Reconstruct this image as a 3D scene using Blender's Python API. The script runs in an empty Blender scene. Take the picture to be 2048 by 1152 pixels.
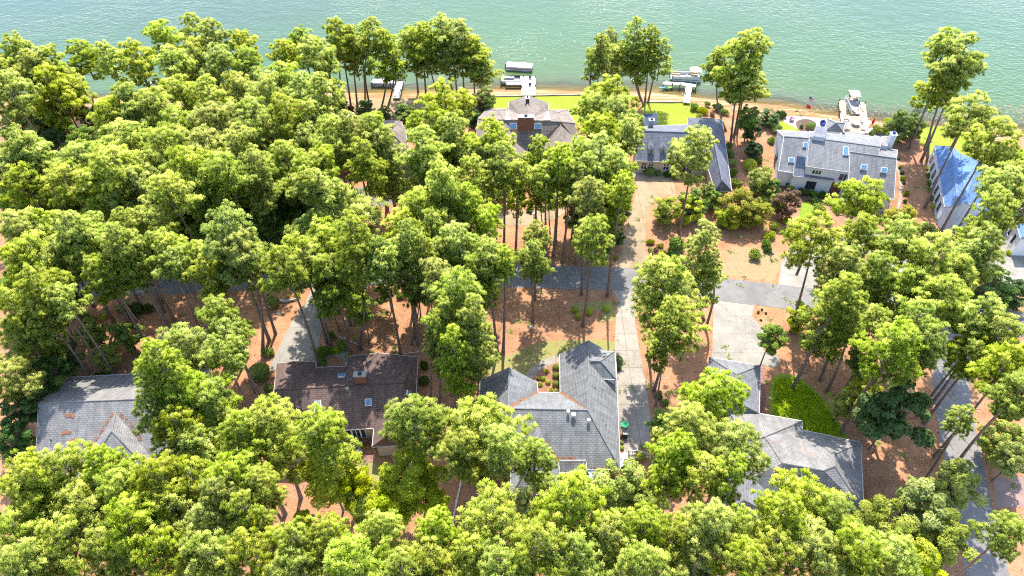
import bpy, math, random
import numpy as np
from mathutils import Vector, Matrix

# ---------------------------------------------------------------- camera, sky, sun
SC = bpy.context.scene
COL = SC.collection
H = 80.0                       # drone height, metres
PITCH = math.radians(46.3)     # below the horizon
F = 1365.0                     # focal length in pixels of the 2048 wide photograph
cam_d = bpy.data.cameras.new('camera')
cam_d.sensor_width = 36.0
cam_d.lens = F / 2048.0 * 36.0
cam_d.clip_start = 0.5
cam_d.clip_end = 8000
cam = bpy.data.objects.new('camera', cam_d)
COL.objects.link(cam)
cam.location = (0, 0, H)
cam.rotation_euler = (math.pi / 2 - PITCH, 0, 0)
SC.camera = cam

SUN_EL = math.radians(56)
SUN_AZ = math.radians(4)       # slightly right of straight ahead
W = bpy.data.worlds.new('World')
SC.world = W
W.use_nodes = True
wn = W.node_tree.nodes
sky = wn.new('ShaderNodeTexSky')
sky.sky_type = 'NISHITA'
sky.sun_disc = False
sky.sun_elevation = SUN_EL
sky.sun_rotation = SUN_AZ
sky.air_density = 1.0
sky.dust_density = 1.0
bg = wn['Background']
bg.inputs['Strength'].default_value = 0.15
W.node_tree.links.new(sky.outputs[0], bg.inputs['Color'])
sd = bpy.data.lights.new('sun', 'SUN')
sd.energy = 2.75
sd.angle = math.radians(0.5)
sd.color = (1.0, 0.95, 0.86)
sun = bpy.data.objects.new('sun', sd)
COL.objects.link(sun)
S = Vector((math.sin(SUN_AZ) * math.cos(SUN_EL), math.cos(SUN_AZ) * math.cos(SUN_EL), math.sin(SUN_EL)))
sun.rotation_euler = (-S).to_track_quat('-Z', 'Y').to_euler()
sun.location = (0, 60, 120)
SC.view_settings.view_transform = 'Standard'
SC.view_settings.look = 'None'
SC.view_settings.gamma = 1.0
SC.view_settings.exposure = 1.8
SC.view_settings.use_curve_mapping = False
SC.render.engine = 'CYCLES'
SC.cycles.max_bounces = 6
SC.cycles.diffuse_bounces = 4
SC.cycles.transparent_max_bounces = 6
SC.cycles.use_denoising = False
SC.cycles.filter_width = 1.1
SC.cycles.sample_clamp_indirect = 4.0

RND = random.Random(7)
NP = np.random.default_rng(11)
CP, SP = math.cos(PITCH), math.sin(PITCH)


def ray(px, py):
    x, y = (px - 1024) / F, (py - 576) / F
    return Vector((x, CP - y * SP, -SP - y * CP))


def at(px, py, z=0.0):
    """point of the photograph (2048 x 1152) at a known height above the ground"""
    d = ray(px, py)
    t = (z - H) / d.z
    return Vector((d.x * t, d.y * t, z))


def depth_of(p):
    return p.y * CP + (H - p.z) * SP


def pix(p):
    dz = depth_of(p)
    yc = p.y * SP - (H - p.z) * CP
    return (1024 + F * p.x / dz, 576 - F * yc / dz)


# ---------------------------------------------------------------- materials
def new_mat(name):
    m = bpy.data.materials.new(name)
    m.use_nodes = True
    return m, m.node_tree.nodes, m.node_tree.links, m.node_tree.nodes['Principled BSDF']


def ramp(n, stops):
    r = n.new('ShaderNodeValToRGB')
    e = r.color_ramp.elements
    while len(e) < len(stops):
        e.new(0.5)
    for k, (p, c) in enumerate(stops):
        e[k].position = p
        e[k].color = (*c, 1)
    return r


def noise(n, l, vec, scale, detail=4, rough=0.6, dist=0.0):
    t = n.new('ShaderNodeTexNoise')
    t.inputs['Scale'].default_value = scale
    t.inputs['Detail'].default_value = detail
    t.inputs['Roughness'].default_value = rough
    t.inputs['Distortion'].default_value = dist
    if vec is not None:
        l.new(vec, t.inputs['Vector'])
    return t.outputs['Fac']


def mixc(n, l, fac, a, b, mode='MIX'):
    m = n.new('ShaderNodeMix')
    m.data_type = 'RGBA'
    m.blend_type = mode
    for sock, v in ((m.inputs[0], fac), (m.inputs[6], a), (m.inputs[7], b)):
        if isinstance(v, bpy.types.NodeSocket):
            l.new(v, sock)
        elif isinstance(v, (int, float)):
            sock.default_value = v
        else:
            sock.default_value = (*v, 1)
    return m.outputs[2]


def math_n(n, l, op, a, b=None, clamp=False):
    m = n.new('ShaderNodeMath')
    m.operation = op
    m.use_clamp = clamp
    for sock, v in ((m.inputs[0], a), (m.inputs[1], b)):
        if v is None:
            continue
        if isinstance(v, bpy.types.NodeSocket):
            l.new(v, sock)
        else:
            sock.default_value = v
    return m.outputs[0]


def bump(n, l, hgt, strength, dist, bs):
    b = n.new('ShaderNodeBump')
    b.inputs['Strength'].default_value = strength
    b.inputs['Distance'].default_value = dist
    l.new(hgt, b.inputs['Height'])
    l.new(b.outputs[0], bs.inputs['Normal'])


def plain(name, col, rough=0.7, metal=0.0, vary=0.12, scale=3.0, spec=0.3):
    m, n, l, b = new_mat(name)
    tc = n.new('ShaderNodeTexCoord')
    f = noise(n, l, tc.outputs['Object'], scale, 5)
    lo = tuple(c * (1 - vary) for c in col)
    hi = tuple(min(1, c * (1 + vary)) for c in col)
    r = ramp(n, [(0.3, lo), (0.7, hi)])
    l.new(f, r.inputs[0])
    l.new(r.outputs[0], b.inputs['Base Color'])
    b.inputs['Roughness'].default_value = rough
    b.inputs['Metallic'].default_value = metal
    b.inputs['Specular IOR Level'].default_value = spec
    return m


def shingle(name, c1, c2, mortar, straw=0.0, row=0.27, streak=0.25):
    m, n, l, b = new_mat(name)
    uv = n.new('ShaderNodeUVMap')
    tc = n.new('ShaderNodeTexCoord')
    br = n.new('ShaderNodeTexBrick')
    br.inputs['Scale'].default_value = 1.0
    br.inputs['Brick Width'].default_value = 0.55
    br.inputs['Row Height'].default_value = row
    br.inputs['Mortar Size'].default_value = 0.028
    br.inputs['Mortar Smooth'].default_value = 0.4
    br.inputs['Bias'].default_value = 0.0
    br.inputs['Color1'].default_value = (*c1, 1)
    br.inputs['Color2'].default_value = (*c2, 1)
    br.inputs['Mortar'].default_value = (*mortar, 1)
    l.new(uv.outputs[0], br.inputs['Vector'])
    big = noise(n, l, tc.outputs['Object'], 0.5, 5, 0.65)
    r = ramp(n, [(0.3, (1 - streak,) * 3), (0.7, (1 + streak * 0.5,) * 3)])
    l.new(big, r.inputs[0])
    c = mixc(n, l, 1.0, br.outputs['Color'], r.outputs[0], 'MULTIPLY')
    # long faint stains running down the slope
    mp = n.new('ShaderNodeMapping')
    mp.inputs['Scale'].default_value = (2.2, 0.22, 1)
    l.new(uv.outputs[0], mp.inputs[0])
    st = noise(n, l, mp.outputs[0], 1.0, 3, 0.5)
    r2 = ramp(n, [(0.35, (0.82,) * 3), (0.65, (1.08,) * 3)])
    l.new(st, r2.inputs[0])
    c = mixc(n, l, 1.0, c, r2.outputs[0], 'MULTIPLY')
    fine = noise(n, l, tc.outputs['Object'], 9.0, 3, 0.7)
    r4 = ramp(n, [(0.3, (0.86,) * 3), (0.7, (1.12,) * 3)])
    l.new(fine, r4.inputs[0])
    c = mixc(n, l, 1.0, c, r4.outputs[0], 'MULTIPLY')
    if straw > 0:
        s1 = noise(n, l, tc.outputs['Object'], 0.45, 6, 0.72, 0.6)
        r3 = ramp(n, [(0.67 - straw, (0, 0, 0)), (0.73 - straw, (1, 1, 1))])
        l.new(s1, r3.inputs[0])
        s2 = noise(n, l, tc.outputs['Object'], 7.0, 3, 0.7)
        r5 = ramp(n, [(0.42, (0, 0, 0)), (0.55, (1, 1, 1))])
        l.new(s2, r5.inputs[0])
        f = math_n(n, l, 'MULTIPLY', r3.outputs[0], r5.outputs[0])
        f = math_n(n, l, 'MULTIPLY', f, 0.75)
        c = mixc(n, l, f, c, (0.36, 0.15, 0.06))
    l.new(c, b.inputs['Base Color'])
    b.inputs['Roughness'].default_value = 0.85
    b.inputs['Specular IOR Level'].default_value = 0.25
    bump(n, l, br.outputs['Fac'], 0.5, -0.02, b)
    return m


def foliage(name, dark, light, tip=None, trans=0.35, rough=0.55, spec=0.15, hue=0.014):
    """leaf material: colour varies from clump to clump and from tree to tree"""
    m, n, l, b = new_mat(name)
    at_ = n.new('ShaderNodeAttribute')
    at_.attribute_name = 'tone'
    oi = n.new('ShaderNodeObjectInfo')
    r = ramp(n, [(0.0, dark), (0.55, light), (1.0, tip or light)])
    l.new(at_.outputs['Fac'], r.inputs[0])
    hsv = n.new('ShaderNodeHueSaturation')
    mr = n.new('ShaderNodeMapRange')
    mr.inputs['To Min'].default_value = 0.5 - hue
    mr.inputs['To Max'].default_value = 0.5 + hue * 0.6
    l.new(oi.outputs['Random'], mr.inputs[0])
    l.new(mr.outputs[0], hsv.inputs['Hue'])
    f7 = math_n(n, l, 'MULTIPLY', oi.outputs['Random'], 7.31)
    f7 = math_n(n, l, 'FRACT', f7)
    mr2 = n.new('ShaderNodeMapRange')
    mr2.inputs['To Min'].default_value = 0.84
    mr2.inputs['To Max'].default_value = 1.12
    l.new(f7, mr2.inputs[0])
    l.new(mr2.outputs[0], hsv.inputs['Value'])
    f3 = math_n(n, l, 'FRACT', math_n(n, l, 'MULTIPLY', oi.outputs['Random'], 13.7))
    mr3 = n.new('ShaderNodeMapRange')
    mr3.inputs['To Min'].default_value = 0.94
    mr3.inputs['To Max'].default_value = 1.12
    l.new(f3, mr3.inputs[0])
    l.new(mr3.outputs[0], hsv.inputs['Saturation'])
    l.new(r.outputs[0], hsv.inputs['Color'])
    l.new(hsv.outputs[0], b.inputs['Base Color'])
    b.inputs['Roughness'].default_value = rough
    b.inputs['Specular IOR Level'].default_value = spec
    tr = n.new('ShaderNodeBsdfTranslucent')
    l.new(hsv.outputs[0], tr.inputs['Color'])
    mx = n.new('ShaderNodeMixShader')
    mx.inputs[0].default_value = trans
    l.new(b.outputs[0], mx.inputs[1])
    l.new(tr.outputs[0], mx.inputs[2])
    l.new(mx.outputs[0], n['Material Output'].inputs['Surface'])
    return m


def ground_mat():
    m, n, l, b = new_mat('pine_straw')
    tc = n.new('ShaderNodeTexCoord')
    o = tc.outputs['Object']
    big = noise(n, l, o, 0.035, 6, 0.6, 0.4)
    mid = noise(n, l, o, 0.35, 6, 0.65)
    fine = noise(n, l, o, 4.0, 5, 0.75)
    r = ramp(n, [(0.30, (0.27, 0.135, 0.072)), (0.48, (0.39, 0.198, 0.105)), (0.62, (0.44, 0.238, 0.135)), (0.8, (0.45, 0.29, 0.18))])
    l.new(mid, r.inputs[0])
    r2 = ramp(n, [(0.40, (0.90, 0.92, 0.95)), (0.62, (1.08, 1.05, 1.0))])
    l.new(big, r2.inputs[0])
    c = mixc(n, l, 1.0, r.outputs[0], r2.outputs[0], 'MULTIPLY')
    r3 = ramp(n, [(0.28, (0.62, 0.60, 0.58)), (0.72, (1.3, 1.3, 1.3))])
    l.new(fine, r3.inputs[0])
    c = mixc(n, l, 1.0, c, r3.outputs[0], 'MULTIPLY')
    # thin grassy and sandy patches
    g = noise(n, l, o, 0.09, 5, 0.6)
    rg = ramp(n, [(0.60, (0, 0, 0)), (0.72, (1, 1, 1))])
    l.new(g, rg.inputs[0])
    gf = math_n(n, l, 'MULTIPLY', rg.outputs[0], 0.6)
    c = mixc(n, l, gf, c, (0.20, 0.17, 0.07))
    # the beach: pale orange sand towards the water, from the ground's own 'shore' attribute
    sh = n.new('ShaderNodeAttribute')
    sh.attribute_name = 'shore'
    wob = noise(n, l, o, 0.5, 4, 0.6)
    sv = math_n(n, l, 'ADD', sh.outputs['Fac'], math_n(n, l, 'MULTIPLY', math_n(n, l, 'SUBTRACT', wob, 0.5), 0.5))
    rs = ramp(n, [(0.30, (0, 0, 0)), (0.42, (1, 1, 1))])
    l.new(sv, rs.inputs[0])
    mp = n.new('ShaderNodeMapping')
    mp.inputs['Scale'].default_value = (0.12, 1.3, 1)
    l.new(o, mp.inputs[0])
    band = noise(n, l, mp.outputs[0], 1.0, 5, 0.6, 0.5)
    rsand = ramp(n, [(0.36, (0.24, 0.13, 0.055)), (0.48, (0.33, 0.19, 0.085)), (0.60, (0.46, 0.32, 0.19))])
    l.new(band, rsand.inputs[0])
    c = mixc(n, l, rs.outputs[0], c, rsand.outputs[0])
    l.new(c, b.inputs['Base Color'])
    b.inputs['Roughness'].default_value = 0.95
    b.inputs['Specular IOR Level'].default_value = 0.1
    bump(n, l, fine, 0.7, 0.12, b)
    return m


def grass_mat(name, dark, light, patch=(0.30, 0.25, 0.10), amount=0.5, mow=0.0):
    m, n, l, b = new_mat(name)
    tc = n.new('ShaderNodeTexCoord')
    o = tc.outputs['Object']
    f = noise(n, l, o, 2.5, 6, 0.75)
    r = ramp(n, [(0.3, dark), (0.7, light)])
    l.new(f, r.inputs[0])
    g = noise(n, l, o, 0.28, 5, 0.65)
    rg = ramp(n, [(0.5, (0, 0, 0)), (0.75, (1, 1, 1))])
    l.new(g, rg.inputs[0])
    c = mixc(n, l, math_n(n, l, 'MULTIPLY', rg.outputs[0], amount), r.outputs[0], patch)
    l.new(c, b.inputs['Base Color'])
    b.inputs['Roughness'].default_value = 0.9
    b.inputs['Specular IOR Level'].default_value = 0.15
    bump(n, l, noise(n, l, o, 9.0, 4, 0.8), 0.8, 0.08, b)
    return m


def paved_mat(name, c1, c2, joint=0.0, jcol=None, stain=0.3, blotch=0.6):
    m, n, l, b = new_mat(name)
    tc = n.new('ShaderNodeTexCoord')
    o = tc.outputs['Object']
    f = noise(n, l, o, blotch, 6, 0.7)
    r = ramp(n, [(0.3, c1), (0.7, c2)])
    l.new(f, r.inputs[0])
    fine = noise(n, l, o, 8.0, 4, 0.8)
    r3 = ramp(n, [(0.3, (0.86,) * 3), (0.7, (1.1,) * 3)])
    l.new(fine, r3.inputs[0])
    c = mixc(n, l, 1.0, r.outputs[0], r3.outputs[0], 'MULTIPLY')
    if joint > 0:
        br = n.new('ShaderNodeTexBrick')
        br.offset = 0.0
        br.inputs['Scale'].default_value = 1.0
        br.inputs['Brick Width'].default_value = joint
        br.inputs['Row Height'].default_value = joint
        br.inputs['Mortar Size'].default_value = 0.045
        br.inputs['Color1'].default_value = (1, 1, 1, 1)
        br.inputs['Color2'].default_value = (0.93, 0.93, 0.93, 1)
        br.inputs['Mortar'].default_value = (*(jcol or (0.6, 0.58, 0.55)), 1)
        l.new(o, br.inputs['Vector'])
        c = mixc(n, l, 1.0, c, br.outputs['Color'], 'MULTIPLY')
    # scattered fallen straw
    s = noise(n, l, o, 1.1, 6, 0.8, 0.3)
    rs = ramp(n, [(0.60, (0, 0, 0)), (0.70, (1, 1, 1))])
    l.new(s, rs.inputs[0])
    c = mixc(n, l, math_n(n, l, 'MULTIPLY', rs.outputs[0], stain), c, (0.30, 0.17, 0.10))
    vo = n.new('ShaderNodeTexVoronoi')
    vo.feature = 'DISTANCE_TO_EDGE'
    vo.inputs['Scale'].default_value = 0.16
    wv_ = n.new('ShaderNodeMix')
    wv_.data_type = 'VECTOR'
    wv_.inputs[0].default_value = 0.12
    l.new(o, wv_.inputs[4])
    nz = n.new('ShaderNodeTexNoise')
    nz.inputs['Scale'].default_value = 1.2
    l.new(o, nz.inputs['Vector'])
    sc_ = n.new('ShaderNodeVectorMath')
    sc_.operation = 'SCALE'
    sc_.inputs['Scale'].default_value = 18.0
    l.new(nz.outputs['Color'], sc_.inputs[0])
    l.new(sc_.outputs[0], wv_.inputs[5])
    l.new(wv_.outputs[1], vo.inputs['Vector'])
    rc = ramp(n, [(0.0, (0.55,) * 3), (0.012, (1,) * 3)])
    l.new(vo.outputs['Distance'], rc.inputs[0])
    c = mixc(n, l, 0.8, c, rc.outputs[0], 'MULTIPLY')
    old = noise(n, l, o, 0.22, 4, 0.55, 0.8)
    ro = ramp(n, [(0.38, (0.84,) * 3), (0.62, (1.08,) * 3)])
    l.new(old, ro.inputs[0])
    c = mixc(n, l, 1.0, c, ro.outputs[0], 'MULTIPLY')
    l.new(c, b.inputs['Base Color'])
    b.inputs['Roughness'].default_value = 0.85
    b.inputs['Specular IOR Level'].default_value = 0.25
    bump(n, l, fine, 0.3, 0.02, b)
    return m


def water_mat():
    m, n, l, b = new_mat('lake_water')
    tc = n.new('ShaderNodeTexCoord')
    o = tc.outputs['Object']
    dp = n.new('ShaderNodeAttribute')
    dp.attribute_name = 'depth'
    wob = noise(n, l, o, 0.05, 5, 0.6, 0.5)
    d = math_n(n, l, 'ADD', dp.outputs['Fac'], math_n(n, l, 'MULTIPLY', math_n(n, l, 'SUBTRACT', wob, 0.5), 0.22))
    r = ramp(n, [(0.0, (0.20, 0.12, 0.045)), (0.10, (0.08, 0.095, 0.045)), (0.24, (0.070, 0.122, 0.040)),
                 (0.5, (0.058, 0.118, 0.044)), (1.0, (0.054, 0.094, 0.056))])
    l.new(d, r.inputs[0])
    l.new(r.outputs[0], b.inputs['Base Color'])
    b.inputs['Roughness'].default_value = 0.045
    b.inputs['IOR'].default_value = 1.33
    b.inputs['Specular IOR Level'].default_value = 0.5
    mp = n.new('ShaderNodeMapping')
    mp.inputs['Scale'].default_value = (1.0, 1.7, 1)
    mp.inputs['Rotation'].default_value = (0, 0, 0.35)
    l.new(o, mp.inputs[0])
    n1 = noise(n, l, mp.outputs[0], 0.85, 2, 0.5, 0.5)
    n2 = noise(n, l, mp.outputs[0], 0.22, 3, 0.5, 0.3)
    n3 = noise(n, l, o, 0.03, 3, 0.5)
    gust = ramp(n, [(0.42, (0.45,) * 3), (0.60, (1,) * 3)])
    l.new(n3, gust.inputs[0])
    hh = math_n(n, l, 'ADD', math_n(n, l, 'MULTIPLY', n1, gust.outputs[0]), math_n(n, l, 'MULTIPLY', n2, 0.8))
    bump(n, l, hh, 1.0, 0.18, b)
    # shallow water lets the sand below show through
    tr = n.new('ShaderNodeBsdfTransparent')
    tr.inputs['Color'].default_value = (0.80, 0.86, 0.66, 1)
    mx = n.new('ShaderNodeMixShader')
    op = ramp(n, [(0.0, (0.15,) * 3), (0.16, (1,) * 3)])
    l.new(d, op.inputs[0])
    l.new(op.outputs[0], mx.inputs[0])
    l.new(tr.outputs[0], mx.inputs[1])
    l.new(b.outputs[0], mx.inputs[2])
    l.new(mx.outputs[0], n['Material Output'].inputs['Surface'])
    return m


def stripes(name, c1, c2, width, axis='X'):
    m, n, l, b = new_mat(name)
    tc = n.new('ShaderNodeTexCoord')
    w = n.new('ShaderNodeTexWave')
    w.bands_direction = axis
    w.inputs['Scale'].default_value = 0.314 / width
    w.inputs['Distortion'].default_value = 0.2
    l.new(tc.outputs['Object'], w.inputs['Vector'])
    r = ramp(n, [(0.1, c2), (0.3, c1)])
    l.new(w.outputs['Fac'], r.inputs[0])
    f = noise(n, l, tc.outputs['Object'], 1.5, 4)
    r2 = ramp(n, [(0.3, (0.85,) * 3), (0.7, (1.1,) * 3)])
    l.new(f, r2.inputs[0])
    c = mixc(n, l, 1.0, r.outputs[0], r2.outputs[0], 'MULTIPLY')
    l.new(c, b.inputs['Base Color'])
    b.inputs['Roughness'].default_value = 0.75
    return m


M = {}
M['straw'] = ground_mat()
M['asphalt'] = paved_mat('asphalt', (0.175, 0.163, 0.152), (0.225, 0.212, 0.198), stain=0.35)
M['concrete'] = paved_mat('concrete', (0.30, 0.26, 0.21), (0.365, 0.32, 0.265), 3.2)
M['concrete_pale'] = paved_mat('pale_concrete', (0.28, 0.255, 0.215), (0.335, 0.31, 0.265), 3.6, (0.78, 0.76, 0.73), stain=0.15)
M['gravel_tan'] = paved_mat('tan_aggregate', (0.30, 0.215, 0.12), (0.38, 0.285, 0.175), 6.5, stain=0.3)
M['brick_path'] = paved_mat('brick_paving', (0.27, 0.13, 0.10), (0.36, 0.20, 0.15), 0.6)
M['mulch_orange'] = paved_mat('orange_mulch', (0.22, 0.115, 0.065), (0.33, 0.17, 0.10), 0, stain=0.4)
M['sand_white'] = paved_mat('white_sand', (0.36, 0.34, 0.31), (0.44, 0.42, 0.39), 0, stain=0.25, blotch=1.5)
M['pink_gravel'] = paved_mat('pink_gravel', (0.25, 0.16, 0.135), (0.32, 0.22, 0.18), 0, stain=0.6)
M['mulch'] = paved_mat('dark_mulch', (0.09, 0.05, 0.035), (0.16, 0.09, 0.06), 0, stain=0.4)
M['grass'] = grass_mat('lawn_grass', (0.17, 0.22, 0.015), (0.30, 0.35, 0.03), (0.36, 0.33, 0.06), 0.45)
M['grass_bright'] = grass_mat('bright_grass', (0.10, 0.18, 0.015), (0.27, 0.36, 0.03), (0.30, 0.34, 0.06), 0.6)
M['grass_dry'] = grass_mat('dry_grass', (0.21, 0.19, 0.06), (0.31, 0.29, 0.10), (0.36, 0.25, 0.12), 0.6)
M['grass_thin'] = grass_mat('thin_grass', (0.26, 0.19, 0.09), (0.36, 0.27, 0.15), (0.36, 0.20, 0.11), 0.8)
M['water'] = water_mat()
M['bark'] = plain('pine_bark', (0.20, 0.145, 0.12), 0.95, vary=0.4, scale=2.0)
M['bark_grey'] = plain('grey_bark', (0.20, 0.17, 0.14), 0.95, vary=0.35, scale=2.0)
M['needles'] = foliage('pine_needles', (0.17, 0.27, 0.035), (0.43, 0.53, 0.075), (0.80, 0.85, 0.24), 0.5, spec=0.08)
M['leaf_lime'] = foliage('lime_leaves', (0.24, 0.33, 0.025), (0.50, 0.58, 0.05), (0.70, 0.72, 0.10), 0.42)
M['cover_leaf'] = foliage('ground_cover_leaves', (0.14, 0.25, 0.02), (0.34, 0.48, 0.035), (0.52, 0.62, 0.08), 0.3)
M['leaf_mid'] = foliage('mid_green_leaves', (0.09, 0.16, 0.025), (0.20, 0.30, 0.045), (0.36, 0.42, 0.09), 0.3)
M['leaf_dark'] = foliage('glossy_dark_leaves', (0.035, 0.075, 0.015), (0.07, 0.14, 0.028), (0.16, 0.24, 0.05), 0.2, 0.45, 0.18)
M['leaf_olive'] = foliage('olive_leaves', (0.17, 0.22, 0.045), (0.37, 0.43, 0.09), (0.52, 0.56, 0.16), 0.3)
M['leaf_red'] = foliage('russet_leaves', (0.10, 0.09, 0.04), (0.27, 0.16, 0.09), (0.36, 0.21, 0.13), 0.3)
M['leaf_yellow'] = foliage('golden_leaves', (0.18, 0.20, 0.02), (0.36, 0.36, 0.03), (0.50, 0.44, 0.05), 0.35)
M['roof_grey'] = shingle('grey_shingles', (0.20, 0.205, 0.21), (0.25, 0.255, 0.26), (0.12, 0.123, 0.127), 0.02)
M['roof_grey_straw'] = shingle('grey_shingles_with_straw', (0.22, 0.212, 0.205), (0.27, 0.26, 0.25), (0.14, 0.135, 0.13), 0.07)
M['roof_brown'] = shingle('brown_shingles', (0.145, 0.098, 0.085), (0.19, 0.13, 0.11), (0.075, 0.05, 0.045), 0.03)
M['roof_tan'] = shingle('tan_shingles', (0.24, 0.195, 0.165), (0.29, 0.24, 0.205), (0.13, 0.11, 0.095), 0.03)
M['roof_slate'] = shingle('blue_grey_shingles', (0.155, 0.165, 0.20), (0.20, 0.21, 0.25), (0.11, 0.115, 0.14), 0.0)
M['roof_cool'] = shingle('pale_grey_shingles', (0.20, 0.20, 0.205), (0.255, 0.255, 0.26), (0.13, 0.13, 0.135), 0.0, streak=0.15)
M['roof_shade_blue'] = shingle('shade_blue_shingles', (0.12, 0.22, 0.42), (0.16, 0.27, 0.47), (0.08, 0.15, 0.32), 0.03)  # light grey roof; the blue of its shade is put into the colour
M['white'] = plain('white_paint', (0.74, 0.73, 0.71), 0.6, vary=0.06)
M['trim'] = plain('weathered_trim', (0.46, 0.43, 0.41), 0.7, vary=0.12)
M['cream'] = plain('cream_siding', (0.52, 0.46, 0.36), 0.7, vary=0.08)
M['brick'] = plain('brick_wall', (0.26, 0.12, 0.085), 0.85, vary=0.3, scale=6)
M['tan_wall'] = plain('tan_siding', (0.38, 0.30, 0.22), 0.8, vary=0.12)
M['pale_blue_wall'] = plain('pale_siding', (0.56, 0.60, 0.64), 0.7, vary=0.06)
M['grey_wall'] = plain('grey_siding', (0.36, 0.37, 0.38), 0.75, vary=0.1)
M['glass'] = plain('window_glass', (0.02, 0.03, 0.045), 0.08, vary=0.2, spec=0.8)
M['skyglass'] = plain('skylight_glass', (0.10, 0.22, 0.34), 0.10, vary=0.15, spec=0.9)
M['metal'] = plain('grey_metal', (0.50, 0.53, 0.56), 0.35, 0.6, 0.15)
M['metal_dark'] = plain('dark_metal', (0.06, 0.065, 0.07), 0.5, 0.4)
M['red_wood'] = stripes('red_wood_boards', (0.22, 0.07, 0.045), (0.10, 0.03, 0.02), 0.35)
M['deck_grey'] = stripes('grey_deck_boards', (0.40, 0.39, 0.38), (0.27, 0.26, 0.25), 0.3)
M['deck_white'] = stripes('white_deck_boards', (0.56, 0.56, 0.58), (0.42, 0.42, 0.45), 0.4)
M['deck_tan'] = stripes('tan_deck_boards', (0.33, 0.24, 0.18), (0.24, 0.17, 0.13), 0.3)
M['canvas_tan'] = plain('tan_canvas', (0.56, 0.43, 0.31), 0.85, vary=0.08)
M['canvas_white'] = plain('white_canvas', (0.74, 0.69, 0.70), 0.8, vary=0.05)
M['canvas_pink'] = plain('pink_trim', (0.62, 0.25, 0.36), 0.8)
M['green_plastic'] = plain('green_canvas', (0.03, 0.36, 0.16), 0.5)
M['red_cloth'] = plain('red_cloth', (0.55, 0.03, 0.03), 0.8)
M['blue_cloth'] = plain('blue_cloth', (0.03, 0.05, 0.25), 0.8)
M['white_cloth'] = plain('white_cloth', (0.72, 0.72, 0.72), 0.8)
M['teal'] = plain('teal_plastic', (0.02, 0.38, 0.36), 0.4)
M['lime'] = plain('lime_plastic', (0.25, 0.55, 0.05), 0.4)
M['navy_roof_and_shade'] = plain('navy_roofing_and_shade', (0.03, 0.05, 0.10), 0.8, vary=0.25)  # navy of the canopy, also the painted shade in the roof well
M['stone'] = plain('grey_stone', (0.33, 0.31, 0.29), 0.9, vary=0.25, scale=4)
M['litter'] = plain('fallen_straw', (0.27, 0.125, 0.065), 0.95, vary=0.35, scale=5)
M['pot'] = plain('terracotta', (0.42, 0.20, 0.09), 0.8)


# ---------------------------------------------------------------- mesh helpers
class MB:
    def __init__(s):
        s.v, s.f, s.mi = [], [], []

    def poly(s, pts, mi=0):
        b = len(s.v)
        s.v += [tuple(p) for p in pts]
        s.f.append(tuple(range(b, b + len(pts))))
        s.mi.append(mi)

    def box(s, c, size, rot=0.0, mi=0, top=1.0):
        """box on its centre; top < 1 tapers the upper face"""
        cx, cy, cz = c
        sx, sy, sz = (q / 2 for q in size)
        cr, sr = math.cos(rot), math.sin(rot)
        b = len(s.v)
        for k in (-1, 1):
            t = top if k == 1 else 1.0
            for i, j in ((-1, -1), (1, -1), (1, 1), (-1, 1)):
                x, y = i * sx * t, j * sy * t
                s.v.append((cx + x * cr - y * sr, cy + x * sr + y * cr, cz + k * sz))
        for q in ((0, 3, 2, 1), (4, 5, 6, 7), (0, 1, 5, 4), (1, 2, 6, 5), (2, 3, 7, 6), (3, 0, 4, 7)):
            s.f.append(tuple(b + k for k in q))
            s.mi.append(mi)

    def prism(s, pts, z0, z1, mi=0, mi_side=None):
        if area2(pts) < 0:
            pts = pts[::-1]
        mi_side = mi if mi_side is None else mi_side
        n = len(pts)
        b = len(s.v)
        s.v += [(p[0], p[1], z0) for p in pts] + [(p[0], p[1], z1) for p in pts]
        s.f.append(tuple(range(b + n, b + 2 * n)))
        s.mi.append(mi)
        s.f.append(tuple(range(b + n - 1, b - 1, -1)))
        s.mi.append(mi_side)
        for k in range(n):
            k2 = (k + 1) % n
            s.f.append((b + k, b + k2, b + n + k2, b + n + k))
            s.mi.append(mi_side)

    def tube(s, path, radii, sides=8, mi=0, cap=True):
        b = len(s.v)
        n = len(path)
        for k, p in enumerate(path):
            p = Vector(p)
            d = Vector(path[min(k + 1, n - 1)]) - Vector(path[max(k - 1, 0)])
            d.normalize()
            a = d.orthogonal() if abs(d.z) < 0.999 else Vector((1, 0, 0))
            a.normalize()
            c = d.cross(a)
            for j in range(sides):
                t = 2 * math.pi * j / sides
                q = p + (a * math.cos(t) + c * math.sin(t)) * radii[k]
                s.v.append(tuple(q))
        for k in range(n - 1):
            for j in range(sides):
                j2 = (j + 1) % sides
                s.f.append((b + k * sides + j, b + k * sides + j2, b + (k + 1) * sides + j2, b + (k + 1) * sides + j))
                s.mi.append(mi)
        if cap:
            s.f.append(tuple(b + j for j in range(sides))[::-1])
            s.mi.append(mi)
            s.f.append(tuple(b + (n - 1) * sides + j for j in range(sides)))
            s.mi.append(mi)

    def build(s, name, mats, parent=None, loc=(0, 0, 0), smooth=False, uvf=None):
        me = bpy.data.meshes.new(name)
        loc = Vector(loc)
        me.from_pydata([tuple(Vector(v) - loc) for v in s.v], [], s.f)
        if not isinstance(mats, (list, tuple)):
            mats = [mats]
        for m in mats:
            me.materials.append(m)
        me.polygons.foreach_set('material_index', s.mi)
        if smooth:
            me.polygons.foreach_set('use_smooth', [True] * len(s.f))
        me.update()
        if uvf:
            uvf(me)
        o = bpy.data.objects.new(name, me)
        COL.objects.link(o)
        o.location = loc
        if parent is not None:
            o.parent = parent
            o.location = loc - WLOC.get(parent.name, Vector((0, 0, 0)))
        WLOC[o.name] = loc
        return o


WLOC = {}


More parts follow.
